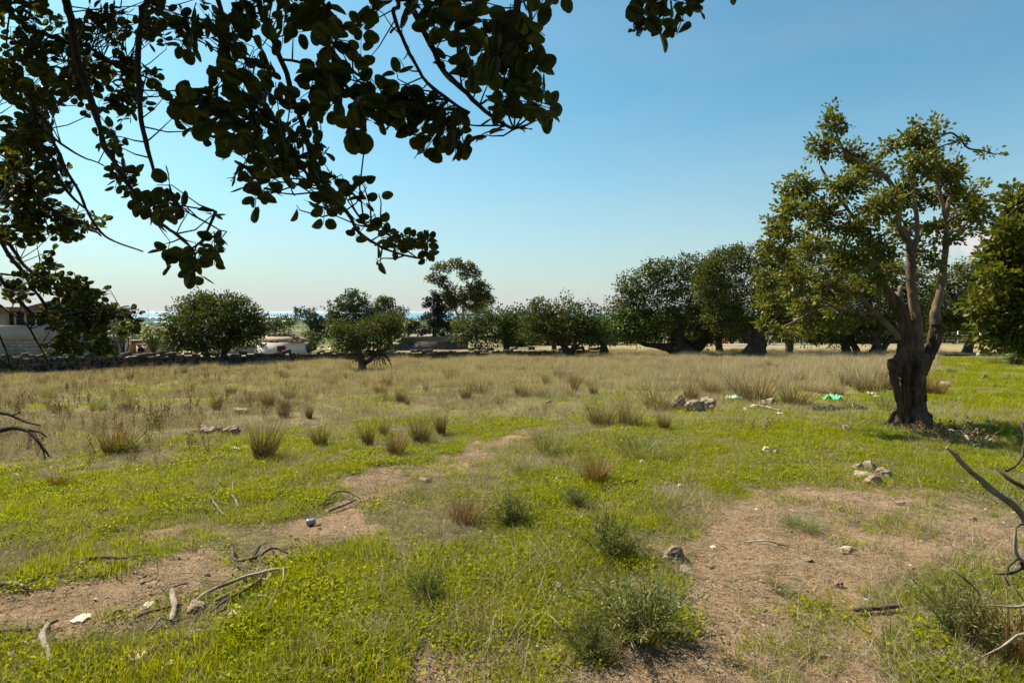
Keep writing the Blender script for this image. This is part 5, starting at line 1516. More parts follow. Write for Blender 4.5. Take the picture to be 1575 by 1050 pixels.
def cover():
    # green sprouts and short grass close by
    gp = [blade_clump('grass_kind', M['grass'], 26, .07, .025, .085, .003, .0055, .5, 10 + i, 2) for i in range(4)]
    sp_ = [sprout_clump('sprout_kind', M['sprout'], 34, .09, .018, 20 + i, .6, .028) for i in range(4)]
    x, y = fan(52000, 1.6, 10.5, .75, 47, 11)
    dirt, dry, lush, px, py = masks(x, y)
    prob = (1 - dirt) ** 1.3 * (.22 + .78 * lush) * (1 - .55 * dry) * np.clip((fbm(x, y, 1.2, 71) - .47 + .13 * lush) * 7, .04, 1) * np.clip((fbm(x, y, 4.5, 72) - .36) * 5, .12, 1)
    k = N.random(len(x)) < prob
    scatter('green_grass', 'short bright green grass near the camera', x[k], y[k], gp, .55, 1.25, 0, .12, 1)
    x, y = fan(60000, 1.6, 11, .75, 47, 12)
    dirt, dry, lush, px, py = masks(x, y)
    prob = (1 - dirt) ** 1.3 * (.16 + .84 * lush) * (1 - .6 * dry) * np.clip((fbm(x, y, 1.4, 75) - .47 + .12 * lush) * 7, .05, 1) * np.clip((fbm(x, y, 5.0, 76) - .38) * 5, .12, 1)
    k = N.random(len(x)) < prob
    scatter('ground_cover', 'low bright green sprouting ground cover', x[k], y[k], sp_, .6, 1.4, 0, .1, 2)
    # farther green
    gp2 = [blade_clump('grass_far_kind', M['grass'], 40, .22, .04, .10, .008, .014, .6, 30 + i, 2) for i in range(3)]
    x, y = fan(34000, 9.5, 38, .62, 44, 13)
    dirt, dry, lush, px, py = masks(x, y)
    prob = (1 - dirt) * (.08 + .92 * lush) * (1 - .7 * dry) * np.clip((fbm(x, y, .9, 79) - .36) * 5, .1, 1)
    k = N.random(len(x)) < prob
    scatter('green_grass', 'bright green turf farther out across the field', x[k], y[k], gp2, .6, 1.2, 0, .1, 3)
    # thin dry stems and dead bits through the near grass
    th = [blade_clump('thatch_kind', M['thatch'], 14, .09, .03, .14, .0016, .003, .9, 40 + i, 2) for i in range(3)]
    ly = [straws('litter_kind', M['thatch'], 12, .14, .03, .13, 50 + i) for i in range(3)]
    x, y = fan(40000, 1.6, 15, .75, 47, 14)
    dirt, dry, lush, px, py = masks(x, y)
    prob = np.clip(.95 * (1 - dirt) * (1 - .55 * lush) + .3 * dry + .05, 0, 1) * np.clip((fbm(x, y, 1.3, 83) - .38) * 6, .15, 1)
    k = N.random(len(x)) < prob
    scatter('dry_grass', 'thin dead grass stems among the green', x[k], y[k], th, .6, 1.4, 0, .2, 4)
    x, y = fan(9000, 1.6, 11, .7, 47, 15)
    scatter('plant_litter', 'loose straw and broken stems lying on the earth', x, y, ly, .5, 1.2, .002, .02, 5)
    # soil crumbs and grit
    cr = [crumbs('crumb_kind', M['clod'], 16, .12, .0055, 60 + i) for i in range(4)]
    x, y = fan(24000, 1.6, 10, .7, 47, 16)
    dirt, dry, lush, px, py = masks(x, y)
    k = N.random(len(x)) < (.12 + .88 * dirt)
    scatter('soil_crumbs', 'small clods and grit on the worn earth', x[k], y[k], cr, .3, 1.2, 0, .05, 6)
    cr2 = [crumbs('pebble_kind', M['rock'], 4, .16, .009, 70 + i) for i in range(4)]
    x, y = fan(1700, 1.8, 14, .8, 47, 17)
    scatter('pebbles', 'tiny pale pebbles strewn over the field', x, y, cr2, .4, 1.5, 0, .1, 7)
    # dry straw field
    st = [blade_clump('straw_kind', M['straw'], 60, .18, .08, .36, .003, .006, .22, 80 + i, 3) for i in range(4)]
    sh = [blade_clump('short_straw_kind', M['thatch'], 46, .24, .04, .15, .004, .008, .5, 90 + i, 2) for i in range(4)]
    x, y = fan(42000, 8.5, 46, .62, 45, 18)
    dirt, dry, lush, px, py = masks(x, y)
    prob = dry * (1 - dirt) * .95 + .05 * (py < 700)
    prob = np.where((px > 1440) & (py > 545), .03, prob)
    k = (N.random(len(x)) < prob) & ~((px > 1225) & (px < 1345) & (py > 600) & (py < 650))
    scatter('dry_grass', 'low tan thatch over the far field', x[k], y[k], sh, .6, 1.3, 0, .1, 8)
    x, y = fan(36000, 11, 46, .6, 45, 19)
    dirt, dry, lush, px, py = masks(x, y)
    tall = np.clip((px - 330) / 300, .12, 1) * np.clip((625 - py) / 30, 0, 1) * np.clip((1460 - px) / 30, 0, 1)
    prob = dry * tall * np.clip((fbm(x, y, .8, 91) - .44) * 6, .03, 1)
    k = (N.random(len(x)) < prob) & ~((px > 1225) & (px < 1345) & (py > 600) & (py < 650))
    scatter('tall_straw', 'standing pale straw grass across the middle field', x[k], y[k], st, .6, 1.35, 0, .08, 9)
    # brown seed weeds at the left and scattered
    wd = [seed_weed('weed_kind', M['weed'], 100 + i, .30) for i in range(5)]
    x, y = fan(5200, 6, 34, .75, 45, 20)
    dirt, dry, lush, px, py = masks(x, y)
    prob = (1 - dirt) * np.clip((520 - px) / 300, .06, 1) * np.clip((745 - py) / 60, .05, 1) * np.clip(fbm(x, y, .8, 95) * 4 - 1.5, .05, 1) * (1 - .6 * lush)
    k = N.random(len(x)) < prob
    scatter('seed_weeds', 'brown dried seed weeds standing in the left part of the field', x[k], y[k], wd, .5, 1.25, 0, .15, 10)
    # coarse green blades in the lower right corner
    cg = [blade_clump('coarse_kind', M['fern'], 22, .10, .05, .15, .002, .004, .7, 110 + i, 3) for i in range(3)]
    x, y = fan(3200, 1.8, 3.8, 1, 47, 21)
    px, py = unproj(x, y, hz(x, y)); dirt = masks(x, y)[0]
    k = (px > 1420 + 60 * N.normal(0, 1, len(x))) & (N.random(len(x)) > dirt * .9) & (N.random(len(x)) < np.clip((fbm(x, y, 2.5, 98) - .40) * 5, .06, .8))
    scatter('coarse_grass', 'longer shaded grass in the lower right corner', x[k], y[k], cg, .5, 1.2, 0, .2, 11)
    x, y = fan(9000, 2, 8, .8, 47, 22)
    px, py = unproj(x, y, hz(x, y)); dirt = masks(x, y)[0]
    k = (N.random(len(x)) > dirt ** .5) & (N.random(len(x)) < np.clip(fbm(x, y, .9, 97) * 5 - 2.6, 0, .5))
    cg2 = [blade_clump('mid_kind', M['fern'], 16, .07, .05, .14, .0022, .0040, .6, 120 + i, 3) for i in range(3)]
    scatter('wispy_grass', 'wispy darker green blades between the sprouts', x[k], y[k], cg2, .5, 1.2, 0, .2, 12)
cover()

# ------------------------------------------------------------------ tufts and low shrubs, one thing each
TUFT = {
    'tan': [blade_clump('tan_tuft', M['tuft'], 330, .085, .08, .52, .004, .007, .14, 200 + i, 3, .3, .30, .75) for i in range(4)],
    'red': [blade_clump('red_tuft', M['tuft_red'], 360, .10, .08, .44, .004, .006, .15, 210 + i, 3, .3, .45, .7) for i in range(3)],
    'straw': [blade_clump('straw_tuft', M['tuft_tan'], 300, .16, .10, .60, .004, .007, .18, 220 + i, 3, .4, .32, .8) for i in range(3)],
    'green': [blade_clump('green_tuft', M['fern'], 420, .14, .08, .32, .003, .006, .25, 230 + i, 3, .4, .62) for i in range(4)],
}


def shrub_mesh(seed, n=95):
    """feathery low shrub: wiry stems with narrow leaves"""
    rg = np.random.default_rng(seed); mb = MB()
    for i in range(n):
        a = rg.uniform(0, 6.283); ln = rg.uniform(.05, .95); h = .42 * rg.uniform(.5, 1) * (1 - .35 * ln)
        tip = np.array([math.cos(a) * ln * .38, math.sin(a) * ln * .38, h])
        b0 = np.array([math.cos(a) * .05, math.sin(a) * .05, 0])
        tube(mb, [b0, (b0 + tip) * .5 + np.array([0, 0, .05]), tip], [.0022, .0018, .001], 3, cap=False, rnd=.3)
        k = 34; t = rg.uniform(.15, 1.03, k)[:, None]
        p = b0 + (tip - b0) * t + np.array([0, 0, .05]) * 4 * t * (1 - t) * .5 + rg.normal(0, .008, (k, 3))
        dr = unit(rg.normal(0, .8, (k, 3)) + unit(tip - b0) * .9)
        leaves(mb, p, dr, rg.normal(0, 1, (k, 3)), rg.uniform(.02, .045, k), (np.array([[0, 0, 0], [.5, .09, 0], [1, 0, 0], [.5, -.09, 0]]), KITE[1]), rg.random(k))
    return mb.mesh('low_shrub', M['fern'], smooth=False)


TUFT['shrub'] = [shrub_mesh(240 + i) for i in range(4)]
HT = {'tan': .45, 'red': .38, 'straw': .50, 'green': .30, 'shrub': .42}
TUFTS = [  # photo x, base y, height px, kind, width factor, label
    (405, 712, 62, 'tan', .9, 'tallest brown grass tuft standing beside white litter at left'),
    (492, 691, 42, 'tan', .9, 'lone brown tuft right of the tallest tuft'),
    (566, 685, 38, 'tan', .9, 'brown tuft left of the bushy pair above the path'),
    (590, 670, 30, 'tan', .8, 'slim brown tuft behind the row above the path'),
    (608, 699, 44, 'red', .9, 'broad dark tuft nearest the upper end of the dirt path'),
    (647, 679, 42, 'tan', 1.0, 'leaning brown tuft just left of the rightmost path tuft'),
    (679, 668, 38, 'tan', .8, 'narrow rusty tuft, last in the row above the path'),
    (437, 641, 28, 'tan', 1.0, 'dark tuft in the straw behind the tallest tuft, left of a pair'),
    (476, 643, 28, 'tan', .8, 'dark tuft in the straw behind the tallest tuft, right of a pair'),
    (328, 606, 14, 'green', .9, 'small dark green tuft in the straw below the two trunked carob'),
    (151, 630, 20, 'green', .9, 'small dark green tuft alone in the brown weeds at left'),
    (236, 658, 22, 'green', .9, 'green tuft left of the dark field rock'),
    (176, 696, 50, 'red', 1.0, 'large dark weedy clump among brown seed weeds at left'),
    (196, 695, 30, 'green', .9, 'green tussock joined to the right of the weedy clump'),
    (88, 747, 30, 'red', .9, 'low grey brown clump in the green at far left'),
    (77, 612, 18, 'green', .9, 'green and brown tussock near the farm house side of the field'),
    (617, 619, 24, 'tan', .9, 'dark tuft in the middle of the straw field'),
    (601, 616, 16, 'green', .8, 'little tuft touching the dark one amid the straw field'),
    (717, 615, 26, 'tan', .9, 'dark tuft with a fan of stems, centre of the field'),
    (655, 604, 16, 'tan', .8, 'small dark tuft between two larger ones in the straw field'),
    (693, 588, 24, 'red', .9, 'upright dark tuft in line below the eucalyptus'),
    (532, 584, 12, 'tan', .8, 'tiny dark tuft by the foot of the small leaning carob'),
    (860, 585, 24, 'tan', .9, 'reddish tuft in the straw below the domed carob'),
    (912, 608, 24, 'tan', .8, 'dark slender tuft in straw below the bright green carob'),
    (840, 612, 18, 'green', 1.1, 'flat dull green tuft beside a bright patch, middle field'),
    (882, 611, 16, 'green', 1.1, 'low green tussock right of the flat dull green one'),
    (915, 748, 52, 'red', 1.0, 'dark reddish tuft with spiky stems in the centre right grass'),
    (811, 731, 28, 'green', .9, 'small dull green tuft left of the reddish spiky one'),
    (851, 697, 44, 'green', 1.2, 'large grey green tussock above centre'),
    (985, 701, 34, 'green', 1.5, 'wide dark green tussock low in the bright grass'),
    (1021, 662, 32, 'tan', .8, 'small brown and green tuft before the flat rocks'),
    (925, 655, 44, 'straw', 1.0, 'tan clump with dark foot, left one of the pair'),
    (967, 657, 52, 'straw', 1.0, 'tan clump with dark foot, right one of the pair'),
    (1012, 628, 46, 'straw', 1.1, 'tall straw clump leaning over the left flat rock'),
    (1062, 612, 36, 'red', .8, 'dark upright stems behind the flat rocks'),
    (1130, 604, 34, 'straw', 1.0, 'straw clump behind the pale green litter'),
    (1162, 617, 52, 'straw', 1.1, 'tall tan clump right of the pale green litter'),
    (1222, 622, 44, 'straw', 1.2, 'grey green and tan clump left of the plastic sheets'),
    (1340, 604, 46, 'straw', 1.0, 'tan clump left of the gnarled tree'),
    (1366, 600, 44, 'tan', .9, 'darker tan clump touching the gnarled trunk from the left'),
    (1437, 606, 34, 'red', .9, 'rusty tuft just right of the gnarled trunk'),
    (1465, 574, 12, 'green', .8, 'tiny green tuft on the lawn right of the gnarled tree'),
    (1310, 628, 18, 'green', .9, 'green tuft between the black sheet and the black scrap'),
    (1365, 628, 26, 'green', .9, 'pale tuft at the left foot of the gnarled tree'),
    (936, 858, 80, 'shrub', 1.0, 'dense feathery dark green shrub in the centre right foreground'),
    (985, 985, 110, 'shrub', 1.1, 'largest feathery green shrub at the bottom of the view'),
    (905, 1015, 80, 'shrub', .8, 'thin lighter shrub merging into the left of the largest shrub'),
    (785, 805, 52, 'shrub', 1.0, 'spreading green shrub with brown flower heads near the centre'),
    (715, 800, 46, 'red', 1.3, 'brown dead weeds left of the spreading shrub'),
    (885, 785, 42, 'shrub', .9, 'small feathery shrub above the dense dark one'),
    (655, 925, 60, 'shrub', .9, 'grey green wispy shrub in the lower middle grass'),
    (1230, 815, 34, 'green', 1.2, 'bright grass tussock alone on the bare earth'),
    (1433, 820, 18, 'green', 1.0, 'little green tussock on the dirt at right'),
    (640, 765, 20, 'green', .9, 'small grass tussock beside the path edge stones'),
    (1480, 985, 110, 'shrub', 1.0, 'rank green shrub in the lower right corner'),
    (1560, 1010, 120, 'red', 1.3, 'brown and green tussock under the dead branches at right'),
    (1200, 905, 26, 'green', 1.0, 'sparse grass tussock on the dirt below the bare patch'),
    (265, 775, 14, 'green', .9, 'faint tussock left of the pale bare patch'),
    (1540, 560, 20, 'green', 1.2, 'green tussock under the sunlit crown at the right edge'),
]
CATS = {'tan': ('grass_tuft', 'grass tuft'), 'red': ('grass_tuft', 'grass tuft'), 'straw': ('straw_clump', 'grass tuft'), 'green': ('grass_tuft', 'grass tuft'), 'shrub': ('low_shrub', 'shrub')}
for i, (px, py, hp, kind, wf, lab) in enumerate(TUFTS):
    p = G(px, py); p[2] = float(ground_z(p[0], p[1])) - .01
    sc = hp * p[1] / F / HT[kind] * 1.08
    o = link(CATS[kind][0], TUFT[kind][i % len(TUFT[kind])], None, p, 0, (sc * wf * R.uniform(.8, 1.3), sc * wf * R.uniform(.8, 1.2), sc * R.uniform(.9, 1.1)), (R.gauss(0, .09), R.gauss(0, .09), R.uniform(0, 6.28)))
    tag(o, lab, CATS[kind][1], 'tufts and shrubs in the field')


# many alike blond clumps in the dry belt, which nothing tells apart
R.seed(616)
nb = 0
while nb < 70:
    px, py = R.uniform(30, 1340), 562 + 78 * R.random() ** 1.2
    if px < 330 and R.random() < .6: continue
    if (px > 700 and py > 640) or (px > 1000 and py > 622): continue
    p = G(px, py); di, dy_, lu, _, _ = masks(np.array([p[0]]), np.array([p[1]]))
    if dy_[0] < .25: continue
    p[2] = float(ground_z(p[0], p[1])) - .01
    kind = R.choice(['straw', 'straw', 'straw', 'tan', 'green'])
    sc = R.uniform(.45, 1.0) * (1.0 if kind != 'green' else .8)
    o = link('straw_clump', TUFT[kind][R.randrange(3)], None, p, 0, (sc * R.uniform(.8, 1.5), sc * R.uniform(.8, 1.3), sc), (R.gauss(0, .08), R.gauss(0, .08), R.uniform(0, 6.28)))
    tag(o, 'dry grass clump, one of the many alike in the tan belt of the field', 'grass tuft', 'alike dry grass clumps in the tan belt')
    nb += 1


# ------------------------------------------------------------------ stones
def rock_mesh(seed, mat, detail=2, flat=.55, angular=.5, size=(1, 1, 1)):
    import bmesh
    bm = bmesh.new(); bmesh.ops.create_icosphere(bm, subdivisions=detail + 2, radius=1)
    rg = random.Random(seed); planes = [(Vector((rg.gauss(0, 1), rg.gauss(0, 1), rg.gauss(0, .8))).normalized(), rg.uniform(.42, .85)) for _ in range(12)]
    for v in bm.verts:
        c = v.co.copy()
        for n_, dd in planes:
            k = c.dot(n_)
            if k > dd: c -= n_ * (k - dd) * (.75 + .25 * angular)
        c *= 1 + .22 * noise.noise(c * 2.1 + Vector((seed, 0, 0))) + .13 * noise.noise(c * 5 + Vector((0, seed, 0))) + .05 * noise.noise(c * 13)
        c.z *= flat
        v.co = c
    me = bpy.data.meshes.new('rock'); bm.to_mesh(me); bm.free()
    a = me.attributes.new('rnd', 'FLOAT', 'POINT'); a.data.foreach_set('value', np.full(len(me.vertices), rg.random(), np.float32))
    me.materials.append(mat)
    return me


ROCKS = {k: [rock_mesh(s + 10 * j, M[m], 2, fl, ag) for s in range(4)] for j, (k, m, fl, ag) in enumerate(
    [('pale', 'rock', .55, .7), ('white', 'rock_white', .35, .8), ('red', 'rock_red', .6, .6), ('flat', 'rock', .30, .9)])}
STONES = [  # x, y(base), w, h px, kind, label
    (323, 668, 34, 20, 'red', 'dark rounded field rock, left one beside green tussock'),
    (349, 670, 28, 20, 'red', 'dark field rock, right one half under grass'),
    (370, 636, 26, 11, 'red', 'small brown rock in the weeds above the dark rocks'),
    (330, 712, 32, 9, 'flat', 'flat grey stone left of the tallest tuft'),
    (1048, 627, 34, 22, 'pale', 'leftmost of the big flat rocks under the straw clump'),
    (1072, 634, 30, 20, 'pale', 'middle one of the big flat rocks'),
    (1092, 634, 30, 22, 'pale', 'pinkish rightmost of the big flat rocks'),
    (1187, 623, 26, 12, 'pale', 'grey rock below the tall tan clump'),
    (1163, 631, 22, 9, 'flat', 'pale flat rock beside a thin stick'),
    (1148, 633, 10, 5, 'white', 'small pale stone left of the flat rock with the stick'),
    (1308, 665, 28, 11, 'flat', 'thin grey slab in the green left of the gnarled tree'),
    (1324, 724, 16, 12, 'pale', 'small round stone at the left of the stone heap'),
    (1343, 726, 27, 16, 'pale', 'brown topped stone at the back of the heap'),
    (1338, 738, 34, 12, 'flat', 'pale flat stone at the left of the heap centre'),
    (1364, 738, 26, 16, 'pale', 'light stone at the right of the heap'),
    (1350, 748, 34, 18, 'red', 'hollowed front stone of the heap'),
    (1041, 866, 46, 24, 'pale', 'pitted grey boulder between green and bare earth'),
    (1093, 872, 13, 9, 'red', 'small round brown stone right of the boulder'),
    (1058, 882, 34, 8, 'flat', 'flat stone at the foot of the boulder'),
    (1181, 697, 18, 9, 'white', 'white stone in the green above the bare patch'),
    (1196, 701, 14, 9, 'pale', 'tan stone touching the white stone above the bare patch'),
    (1171, 715, 10, 6, 'pale', 'small stone below the white stone pair'),
    (990, 716, 16, 8, 'white', 'white stone below the wide green tussock'),
    (979, 724, 8, 6, 'red', 'tiny red stone beside the white stone'),
    (960, 740, 9, 7, 'white', 'little white stone right of the reddish tuft'),
    (858, 745, 20, 9, 'white', 'flat white stone left of the reddish tuft'),
    (1031, 780, 10, 8, 'white', 'round white stone in thin grass right of centre'),
    (1046, 750, 10, 6, 'white', 'white pebble at the grass edge right of centre'),
    (1060, 706, 12, 6, 'white', 'white chip in the bright green band'),
    (718, 980, 18, 12, 'white', 'whitest round stone at bottom centre'),
    (696, 991, 9, 9, 'pale', 'small stone left of the whitest round one'),
    (625, 731, 12, 5, 'red', 'brown stone lying on the middle of the path'),
    (655, 742, 22, 9, 'red', 'dark crust of stone on the path edge'),
    (832, 880, 22, 14, 'pale', 'square grey stone hidden in grass below centre'),
    (858, 910, 20, 18, 'red', 'dark leaning stone in the grass below centre'),
    (1307, 850, 26, 12, 'pale', 'pale stone on the dirt with a dark chip beside it'),
    (1318, 853, 9, 9, 'red', 'dark chip beside the pale stone on the dirt'),
    (1291, 894, 14, 15, 'red', 'upright dark clod on the right hand dirt'),
    (1082, 1028, 26, 10, 'flat', 'flat tan stone at the bottom edge of the dirt'),
    (1394, 1038, 16, 14, 'pale', 'orange tinted stone at the bottom right grass'),
    (1099, 846, 12, 8, 'white', 'pale stone above the small round brown one'),
    (1390, 776, 14, 7, 'pale', 'small stone in the dirt below the heap'),
    (1445, 778, 22, 7, 'flat', 'thin broken slab on the dirt right of the heap'),
    (1500, 806, 14, 7, 'red', 'reddish stone on the dirt near the right edge'),
    (204, 818, 11, 9, 'red', 'dark stone on the small bare patch at left'),
    (328, 799, 9, 5, 'pale', 'pale stone at the right tip of the small bare patch'),
    (487, 803, 10, 6, 'red', 'stone on the path by the blue can'),
    (455, 823, 10, 5, 'pale', 'small tan stone at the edge of the path'),
    (300, 948, 34, 22, 'red', 'dark red clod beneath the pile of sticks'),
    (318, 886, 8, 6, 'pale', 'small stone on dirt above the stick pile'),
    (1462, 593, 30, 6, 'flat', 'long pale slab lying on the lawn right of the gnarled tree'),
    (1516, 584, 9, 7, 'pale', 'small grey stone on the far lawn'),
    (1507, 548, 8, 6, 'white', 'white stone in the tree shade on the far lawn'),
    (1528, 679, 14, 6, 'white', 'pale stone in the shadow of the gnarled tree'),
    (1512, 750, 16, 6, 'white', 'pale stone behind the dead branches'),
    (845, 622, 12, 6, 'pale', 'pale stone in green at the upper end of the path'),
    (910, 742, 12, 5, 'flat', 'flat pale stone behind the reddish tuft'),
    (1130, 722, 12, 5, 'pale', 'buried stone at the top edge of the bare patch'),
    (1265, 1000, 12, 6, 'pale', 'pale stone in the right hand dirt near the bottom'),
    (770, 1012, 12, 8, 'red', 'brown stone in the dirt at bottom centre'),
    (1165, 782, 10, 5, 'white', 'white chip on the upper bare patch'),
    (1245, 862, 16, 6, 'flat', 'flat tan stone in the middle of the dirt'),
    (20, 735, 14, 8, 'white', 'pale stone at the left edge of the green'),
    (80, 643, 10, 4, 'white', 'white stone in the weeds at left'),
    (70, 770, 10, 5, 'pale', 'grey stone in the green at far left'),
    (1275, 700, 10, 5, 'pale', 'small grey stone in the green above the stone heap'),
    (1025, 745, 8, 5, 'pale', 'grey pebble left of the white pebble'),
]
for i, (px, py, w, hgt, kind, lab) in enumerate(STONES):
    p = G(px, py); s = p[1] / F
    me = ROCKS[kind][i % 4]
    sx = w * s * .56; szz = max(hgt * s * 1.05, .012)
    zf = {'pale': .55, 'white': .35, 'red': .6, 'flat': .30}[kind]
    o = link('stone' if w < 28 else 'rock', me, None, (p[0], p[1] + sx * .5, float(ground_z(p[0], p[1])) + szz * .22), R.uniform(0, 6.28), (sx, sx * R.uniform(.7, .95), szz * .62 / zf), (R.uniform(-.12, .12), R.uniform(-.12, .12), R.uniform(-.5, .5)))
    tag(o, lab, 'stone' if w < 28 else 'rock', 'stones in the field')

# ------------------------------------------------------------------ sticks and branches on the ground
def ground_line(pts, lift=.012):
    out = []
    for q in pts:
        g_ = G(q[0], q[1]); g_[2] = float(ground_z(g_[0], g_[1])) + lift
        if len(q) > 2: g_[2] += q[2]
        out.append(g_)
    return np.array(out)


def stick(lines, label, mat='deadwood', name='fallen_stick', cat='stick'):
    c = ground_line([lines[0][0][0]])[0]
    root = empty(name, c); tag(root, label, cat, 'dead sticks on the ground')
    for pts, w in lines:
        p = ground_line(pts); s = p[0][1] / F
        w = np.full(len(p), float(w)) if np.isscalar(w) else np.array(w, float)
        mb = MB(); tube(mb, p + np.array([0, 0, 1]) * (w * s * .4)[:, None], w * s * .5, 9, step=.03, rough=.12, wob=.0035, ridges=.08, rnd=R.random())
        link('stem', mb.mesh('stem', M[mat]), root)


stick([([(283, 945, .0), (310, 930, .03), (355, 914, .04), (400, 899, .05), (454, 883, .03)], [3, 5, 6, 5, 4]), ([(340, 912, .01), (380, 900, .03), (410, 893, .05)], [3, 4, 4])], 'long pale straight stick, topmost of the stick pile')
stick([([(324, 950), (350, 935, .02), (390, 918, .04), (405, 894, .05), (398, 872, .06)], [4, 4, 4, 4, 3]), ([(390, 918, .03), (402, 905, .03), (412, 888, .06)], [3, 4, 2])], 'forked dark branch rising from the middle of the stick pile', 'deadwood_dark')
stick([([(330, 932), (360, 922, .01), (392, 912, .02), (402, 905, .02)], [5, 6, 6, 4])], 'thick short brown stick under the pile')
stick([([(372, 930), (400, 925, .01), (432, 915, .03), (436, 895, .08)], [3, 3, 3, 2]), ([(412, 935), (420, 955, .01), (425, 965)], [2.5, 2.5, 2])], 'thin curling twig at the right end of the stick pile')
stick([([(264, 966), (267, 950, .02), (266, 928, .05)], [7, 10, 9])], 'short upright chunk of pale bark on the dirt')
stick([([(207, 957), (225, 951, .01), (250, 944, .01), (282, 935)], [4, 5, 4, 3])], 'broken brown stick left of the pale bark chunk', 'deadwood_dark')
stick([([(120, 874), (150, 870, .01), (190, 870, .01), (198, 866), (235, 860)], [3, 5, 6, 3, 1.5])], 'slim dark stick on the left hand dirt', 'deadwood_dark')
stick([([(-10, 986), (30, 983, .01), (60, 980, .01), (90, 972, .02)], [5, 6, 5, 4])], 'dark stick at the lower left edge', 'deadwood_dark')
stick([([(76, 982, .03), (68, 992, .03), (66, 1005, .02), (76, 1018, .01), (78, 1035)], [7, 9, 10, 8, 6])], 'curved pale barked stick in the lower left corner')
stick([([(-10, 915), (20, 914, .01), (44, 921, .01)], [5, 6, 4])], 'pale stick at the left edge above the dark one')
stick([([(358, 852, .03), (362, 870, .02), (395, 866, .03), (420, 856, .06), (447, 858, .02)], [5, 4, 5, 4, 2.5]), ([(385, 868), (400, 852, .05)], [4, 5]), ([(362, 870), (372, 878), (398, 880)], [3, 3, 2])], 'gnarled dark root like stick above the stick pile', 'deadwood_dark')
stick([([(324, 776, .04), (333, 785, .02), (344, 795)], [2, 3, 3])], 'short pale twig standing by the small bare patch')
stick([([(355, 768), (360, 772, .02), (368, 782)], [2, 3, 2]), ([(358, 757, .08), (359, 768, .0)], [1.5, 2])], 'bent pale twig above the path')
stick([([(495, 778), (512, 768, .04), (530, 764, .05), (552, 768, .02)], [3, 3, 3, 2]), ([(505, 785), (528, 780, .01), (548, 772, .02)], [3, 4, 2])], 'dark curled twigs on the upper path', 'deadwood_dark')
stick([([(1315, 940), (1345, 938, .01), (1386, 936, .01)], [8, 9, 6])], 'thick dark stick at the edge of dirt and shaded grass', 'deadwood_dark')
stick([([(925, 765), (945, 758, .02), (980, 748, .02)], [3, 4, 4])], 'dark stick in the grass right of the reddish tuft', 'deadwood_dark')
stick([([(838, 955, .03), (855, 970, .02), (872, 982)], [2, 2.5, 2])], 'pale straw like twig beside the largest shrub')
stick([([(1165, 626), (1180, 632, .01), (1200, 637)], [2.5, 3, 2])], 'dark stick lying by the flat rock at right')
stick([([(1440, 652), (1462, 668, .05), (1480, 672, .05), (1500, 690, .02), (1520, 680, .08)], [2, 3, 3, 3, 2]), ([(1462, 668, .05), (1470, 655, .12)], [2, 1.5]), ([(1500, 690), (1530, 692, .06)], [2, 1.5])], 'brown brushwood by the foot of the gnarled tree')
stick([([(1150, 835), (1175, 838, .01), (1210, 842)], [2, 3, 2])], 'thin pale twig on the right hand dirt')
stick([([(545, 888, .0), (580, 880, .02), (610, 884)], [2, 2.5, 2])], 'thin stem lying in the grass below the path')
stick([([(395, 970, .0), (420, 945, .08), (428, 930, .10)], [2, 2, 1.5])], 'upright thin twig right of the pale litter')

# brushwood leaves at the foot of the gnarled tree
def brush_pile():
    R.seed(808)
    c = G(1470, 672); c[2] = float(ground_z(c[0], c[1])); root = empty('brushwood', c); tag(root, 'rusty dead brush heap in front of the gnarled tree', 'brushwood')
    tb = MB(); cb = MB()
    for i in range(46):
        a = G(R.uniform(1410, 1530), R.uniform(660, 690)); a[2] = float(ground_z(a[0], a[1]))
        e = a + np.array([R.gauss(0, .16), R.gauss(0, .12), R.uniform(.03, .22)])
        tube(tb, [a, (a + e) / 2 + [0, 0, .04], e], [.006, .004, .002], 4, cap=False, rnd=R.random())
        k = 22; p = a + (e - a) * N.random((k, 1)) + N.normal(0, .028, (k, 3)); p[:, 2] = np.maximum(p[:, 2], a[2] + .005)
        leaves(cb, p, N.normal(0, 1, (k, 3)), N.normal(0, 1, (k, 3)), .035, OVAL6)
    tag(link('stems', tb.mesh('stems', M['deadwood']), root), kind='stuff')
    tag(link('dead_leaves', cb.mesh('dead_leaves', M['tuft_red'], smooth=False), root), kind='stuff')
brush_pile()


